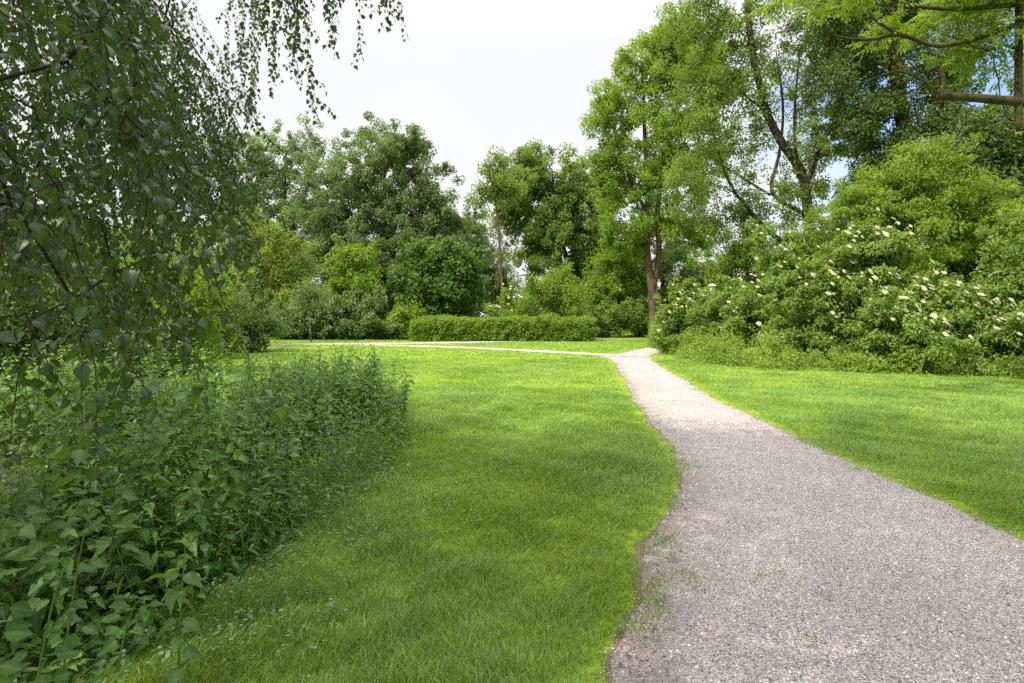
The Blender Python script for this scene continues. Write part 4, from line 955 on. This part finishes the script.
# ------------------------------------------------------------------ the birch hanging in from the left
def birch():
    rng = np.random.default_rng(161); foot = np.array([-4.9, 0.6, 0.0])
    stems = [(np.array([(-4.9, .6, -.05), (-4.8, .65, 2), (-4.6, .6, 5), (-4.7, .2, 9), (-4.9, -.4, 14)]), .21, .05)]
    def limb(pts, r0, r1): stems.append((np.array(pts), r0, r1))
    limb([(-4.75, .6, 2.6), (-4.0, 1.4, 3.6), (-3.0, 2.2, 3.9), (-2.1, 2.9, 3.6)], .05, .012)
    limb([(-4.75, .6, 3.2), (-4.2, 2.4, 4.8), (-3.4, 4.4, 5.6), (-2.6, 6.2, 5.4)], .06, .014)
    limb([(-4.7, .6, 4.2), (-3.2, 2.6, 6.2), (-1.9, 4.4, 6.6), (-1.0, 5.4, 6.1)], .06, .012)
    limb([(-4.75, .6, 2.3), (-3.9, 1.3, 2.7), (-3.0, 1.7, 2.8), (-2.2, 2.0, 2.5)], .04, .01)
    limb([(-4.7, .6, 3.6), (-5.2, 3.0, 4.8), (-5.2, 5.2, 5.4)], .05, .012)
    limb([(-4.6, .6, 5.0), (-2.6, .8, 7.4), (-.6, 1.0, 8.6)], .07, .02)
    limb([(-4.6, .5, 6.0), (-4.0, -2.6, 8.4), (-3.4, -4.6, 9.6)], .07, .02)
    limb([(-4.6, .5, 6.0), (-6.6, 1.4, 8.2), (-8.2, 2.0, 9.2)], .07, .02)
    # image-space silhouette of the hanging curtain, used to choose where strands hang in space
    MASK = np.array([(-260, -400), (60, -400), (120, -120), (150, -10), (182, 28), (215, 78), (240, 112), (247, 160), (236, 215), (222, 300), (206, 345), (186, 380), (120, 345), (60, 372), (-260, 385)])
    strands = []
    def add(px, py, D, ln): strands.append((P(px, py, D), ln))
    def field(n, x, y, d, ln, power=1.0):
        c = 0
        while c < n:
            px, py, D = rng.uniform(*x), rng.uniform(*y), d[0] + (d[1] - d[0]) * rng.random() ** power; l = rng.uniform(*ln)
            q = np.array([(px, py), (px, py + l * F / D * .95)])
            if in_poly(q + rng.normal(0, 16, 2), MASK).all(): add(px, py, D, l); c += 1
    field(58, (-230, 165), (-140, 180), (1.7, 2.7), (.35, .8))
    field(165, (-230, 205), (-250, 200), (2.6, 4.4), (.4, 1.1))
    field(420, (-200, 247), (-300, 200), (4.4, 7.0), (.5, 1.5))
    field(230, (70, 247), (-60, 180), (5.0, 7.5), (.4, 1.0))
    for px, py, D, l in ((150, 150, 1.9, .86), (163, 215, 2.0, .72), (172, 250, 2.2, .6), (190, 190, 2.1, .55), (66, 200, 1.65, .66), (74, 215, 1.75, .72), (60, 180, 1.6, .5), (92, 330, 1.7, .45), (40, 160, 1.7, .5), (120, 130, 1.8, .5), (18, 200, 1.5, .4)): add(px, py, D, l)
    n_cur = len(strands)
    for px, y1, D in ((247, 70, 5.2), (262, 40, 5.0), (270, 85, 5.4), (276, 100, 5.2), (282, 60, 5.0), (293, 60, 5.1), (300, 105, 5.3), (308, 112, 5.2), (304, 60, 5.0), (322, 62, 5.2), (330, 20, 5.1), (345, 34, 5.2), (354, 55, 5.3), (383, 25, 5.4), (386, 40, 5.5), (235, 30, 5.6), (255, 105, 6.4), (268, 118, 6.6), (279, 128, 6.8), (240, 100, 6.6), (228, 120, 6.9), (262, 140, 7.0), (290, 20, 5.1), (312, 20, 5.2), (366, 8, 5.4), (250, 20, 5.3), (275, 20, 5.3)):
        y0 = -rng.uniform(60, 130); add(px + rng.uniform(-4, 4), y0, D, (y1 - y0) * D / F)
    low = []
    for _ in range(28): low.append((P(rng.uniform(-140, 112), rng.uniform(170, 360), rng.uniform(1.7, 3.0)), rng.uniform(.22, .5)))
    for _ in range(10): low.append((P(rng.uniform(100, 205), rng.uniform(225, 330), rng.uniform(1.9, 3.0)), rng.uniform(.18, .4)))
    strands[:0] = low; n_cur += len(low)
    tips = np.array([s[0] for s in strands])
    # the high crown that shades the near lawn
    ells = [(np.array(c), r) for c, r in (((-4.6, -.5, 9.5), (4.6, 4.6, 4.0)), ((-1.4, .6, 9.2), (3.4, 3.6, 2.8)), ((-3.8, -4.2, 9.8), (3.8, 3.4, 3.2)), ((-7.8, 1.6, 9.2), (3.2, 3.4, 3.0)), ((-4.8, -.5, 13), (3.0, 3.0, 2.6)), ((-.6, -3.0, 9.6), (3.2, 3.2, 2.4)))]
    cl, o = clumps_in(ells, 420, rng, .25, .2, 5)
    ok = cl[:, 2] > CAMH + .64 * np.maximum(cl[:, 1], 0) + .9; cl, o = cl[ok], o[ok]
    t = thing('birch_tree', 'weeping birch leaning in from the left with a curtain of hanging glossy leaves', 'tree', foot)
    sk = skeleton(stems, np.concatenate([tips, cl]), rng, seg=.28, r_tip=.0032, path_w=.05, down_w=.05, sag=.16, expo=.42)
    ws = Soup(); wood(ws, sk, 0.0); ws.V = [v - foot for v in ws.V]
    bk = link('trunk', ws.mesh('trunk', M['birch_bark'], True), t); bk.data.materials.append(M['birch_twig'])
    # thin wood takes the dark twig bark
    me = bk.data; co = np.zeros(len(me.vertices) * 3, np.float32); me.vertices.foreach_get('co', co); co = co.reshape(-1, 3)
    axis = np.interp(co[:, 2], [0, 2, 5, 9, 14], [0, .1, .3, .2, 0]); dist = np.hypot(co[:, 0] - axis, co[:, 1])
    lv = np.zeros(len(me.loops), np.int32); me.loops.foreach_get('vertex_index', lv); ls = np.zeros(len(me.polygons), np.int32); me.polygons.foreach_get('loop_start', ls)
    me.polygons.foreach_set('material_index', (dist[lv[ls]] > .42).astype(np.int32))
    fs, tw = Soup(), Soup(); B, Dd, Nn, Sz, Vv = [], [], [], [], []
    for si, (top, ln) in enumerate(strands):
        free = si >= n_cur; dens = .022 if free else .029
        n = max(4, int(ln / .08)); tt = np.linspace(0, 1, n)[:, None]; sw = (np.array([rng.normal(0, .06), rng.normal(0, .06), 0]) if free else np.array([rng.normal(0.2, .2), rng.normal(0, .2), 0])) * ln
        pts = top + sw * tt ** 1.5 * 1.4 + np.array([0, 0, -1.0]) * ln * tt + np.cumsum(rng.normal(0, .006, (n, 3)), 0)
        tube(tw, pts, np.linspace(.0022, .0009, n), 3, False)
        kids = [(pts, ln)]
        for _ in range(int(ln * 4)):                      # short side twigs
            i = rng.integers(0, max(1, n - 2)); l2 = rng.uniform(.1, .3); e = np.array([rng.normal(0, .6), rng.normal(0, .6), -.75]); m2 = max(3, int(l2 / .05)); t2 = np.linspace(0, 1, m2)[:, None]
            p2 = pts[i] + unit(e) * l2 * t2 - UP * .12 * l2 * t2 ** 2; kids.append((p2, l2)); tube(tw, p2, np.linspace(.0014, .0007, m2), 3, False)
        cv = rng.random()
        for pp, l in kids:
            k = max(3, int(l / dens)); u = np.linspace(.04, 1, k) * (len(pp) - 1); i0 = np.minimum(u.astype(int), len(pp) - 2); f = (u - i0)[:, None]
            q = pp[i0] * (1 - f) + pp[i0 + 1] * f; a = np.arange(k) * 2.6 + rng.random() * 6.28; e = np.c_[np.cos(a), np.sin(a), np.zeros(k)]
            d = e * .75 - UP * (.55 + .35 * rng.random((k, 1))) + rng.normal(0, .22, (k, 3)); nn = e * .55 + UP * .65 + rng.normal(0, .35, (k, 3))
            B.append(q + unit(d) * .014); Dd.append(d); Nn.append(nn); Sz.append(.047 * rng.uniform(.6, 1.22, k)); Vv.append(np.clip(cv * .4 + rng.random(k) * .6, 0, 1))
    A, par, rr, _ = sk                                     # leaves along the thin carrying twigs too
    for i in range(len(A)):
        if par[i] < 0 or rr[i] > .0065 or A[i][2] > CAMH + .64 * max(A[i][1], 0) + .9: continue
        a_, b_ = A[par[i]], A[i]; k = int(np.linalg.norm(b_ - a_) / .035)
        if k < 1: continue
        if b_[1] > .5 and not in_poly(np.array([[512 + b_[0] / b_[1] * F + 14, HOR - (b_[2] - CAMH) / b_[1] * F]]), MASK)[0]: continue
        u = (np.arange(k)[:, None] + rng.random((k, 1))) / k; an = rng.random(k) * 6.28; e = np.c_[np.cos(an), np.sin(an), np.zeros(k)]
        d = e * .8 - UP * (.5 + .4 * rng.random((k, 1))); B.append(a_ + (b_ - a_) * u + unit(d) * .014); Dd.append(d); Nn.append(e * .5 + UP * .65 + rng.normal(0, .35, (k, 3))); Sz.append(.047 * rng.uniform(.6, 1.2, k)); Vv.append(rng.random(k))
    leaves(fs, LT_BIRCH, np.concatenate(B), np.concatenate(Dd), np.concatenate(Nn), np.concatenate(Sz), np.concatenate(Vv))
    print('birch leaves', sum(len(b) for b in B))
    fs.V = [v - foot for v in fs.V]; tw.V = [v - foot for v in tw.V]
    link('hanging_leaves', fs.mesh('hanging_leaves', M['birch']), t); link('twigs', tw.mesh('twigs', M['birch_twig']), t)
    hs = Soup(); foliage(hs, cl, o, rng, per=290, sig=.6, L=.085, W=.07); hs.V = [v - foot for v in hs.V]; link('crown', hs.mesh('crown', M['birch']), t)
birch()

print('tris', sum(len(o.data.polygons) for o in scene.objects if o.type == 'MESH'))
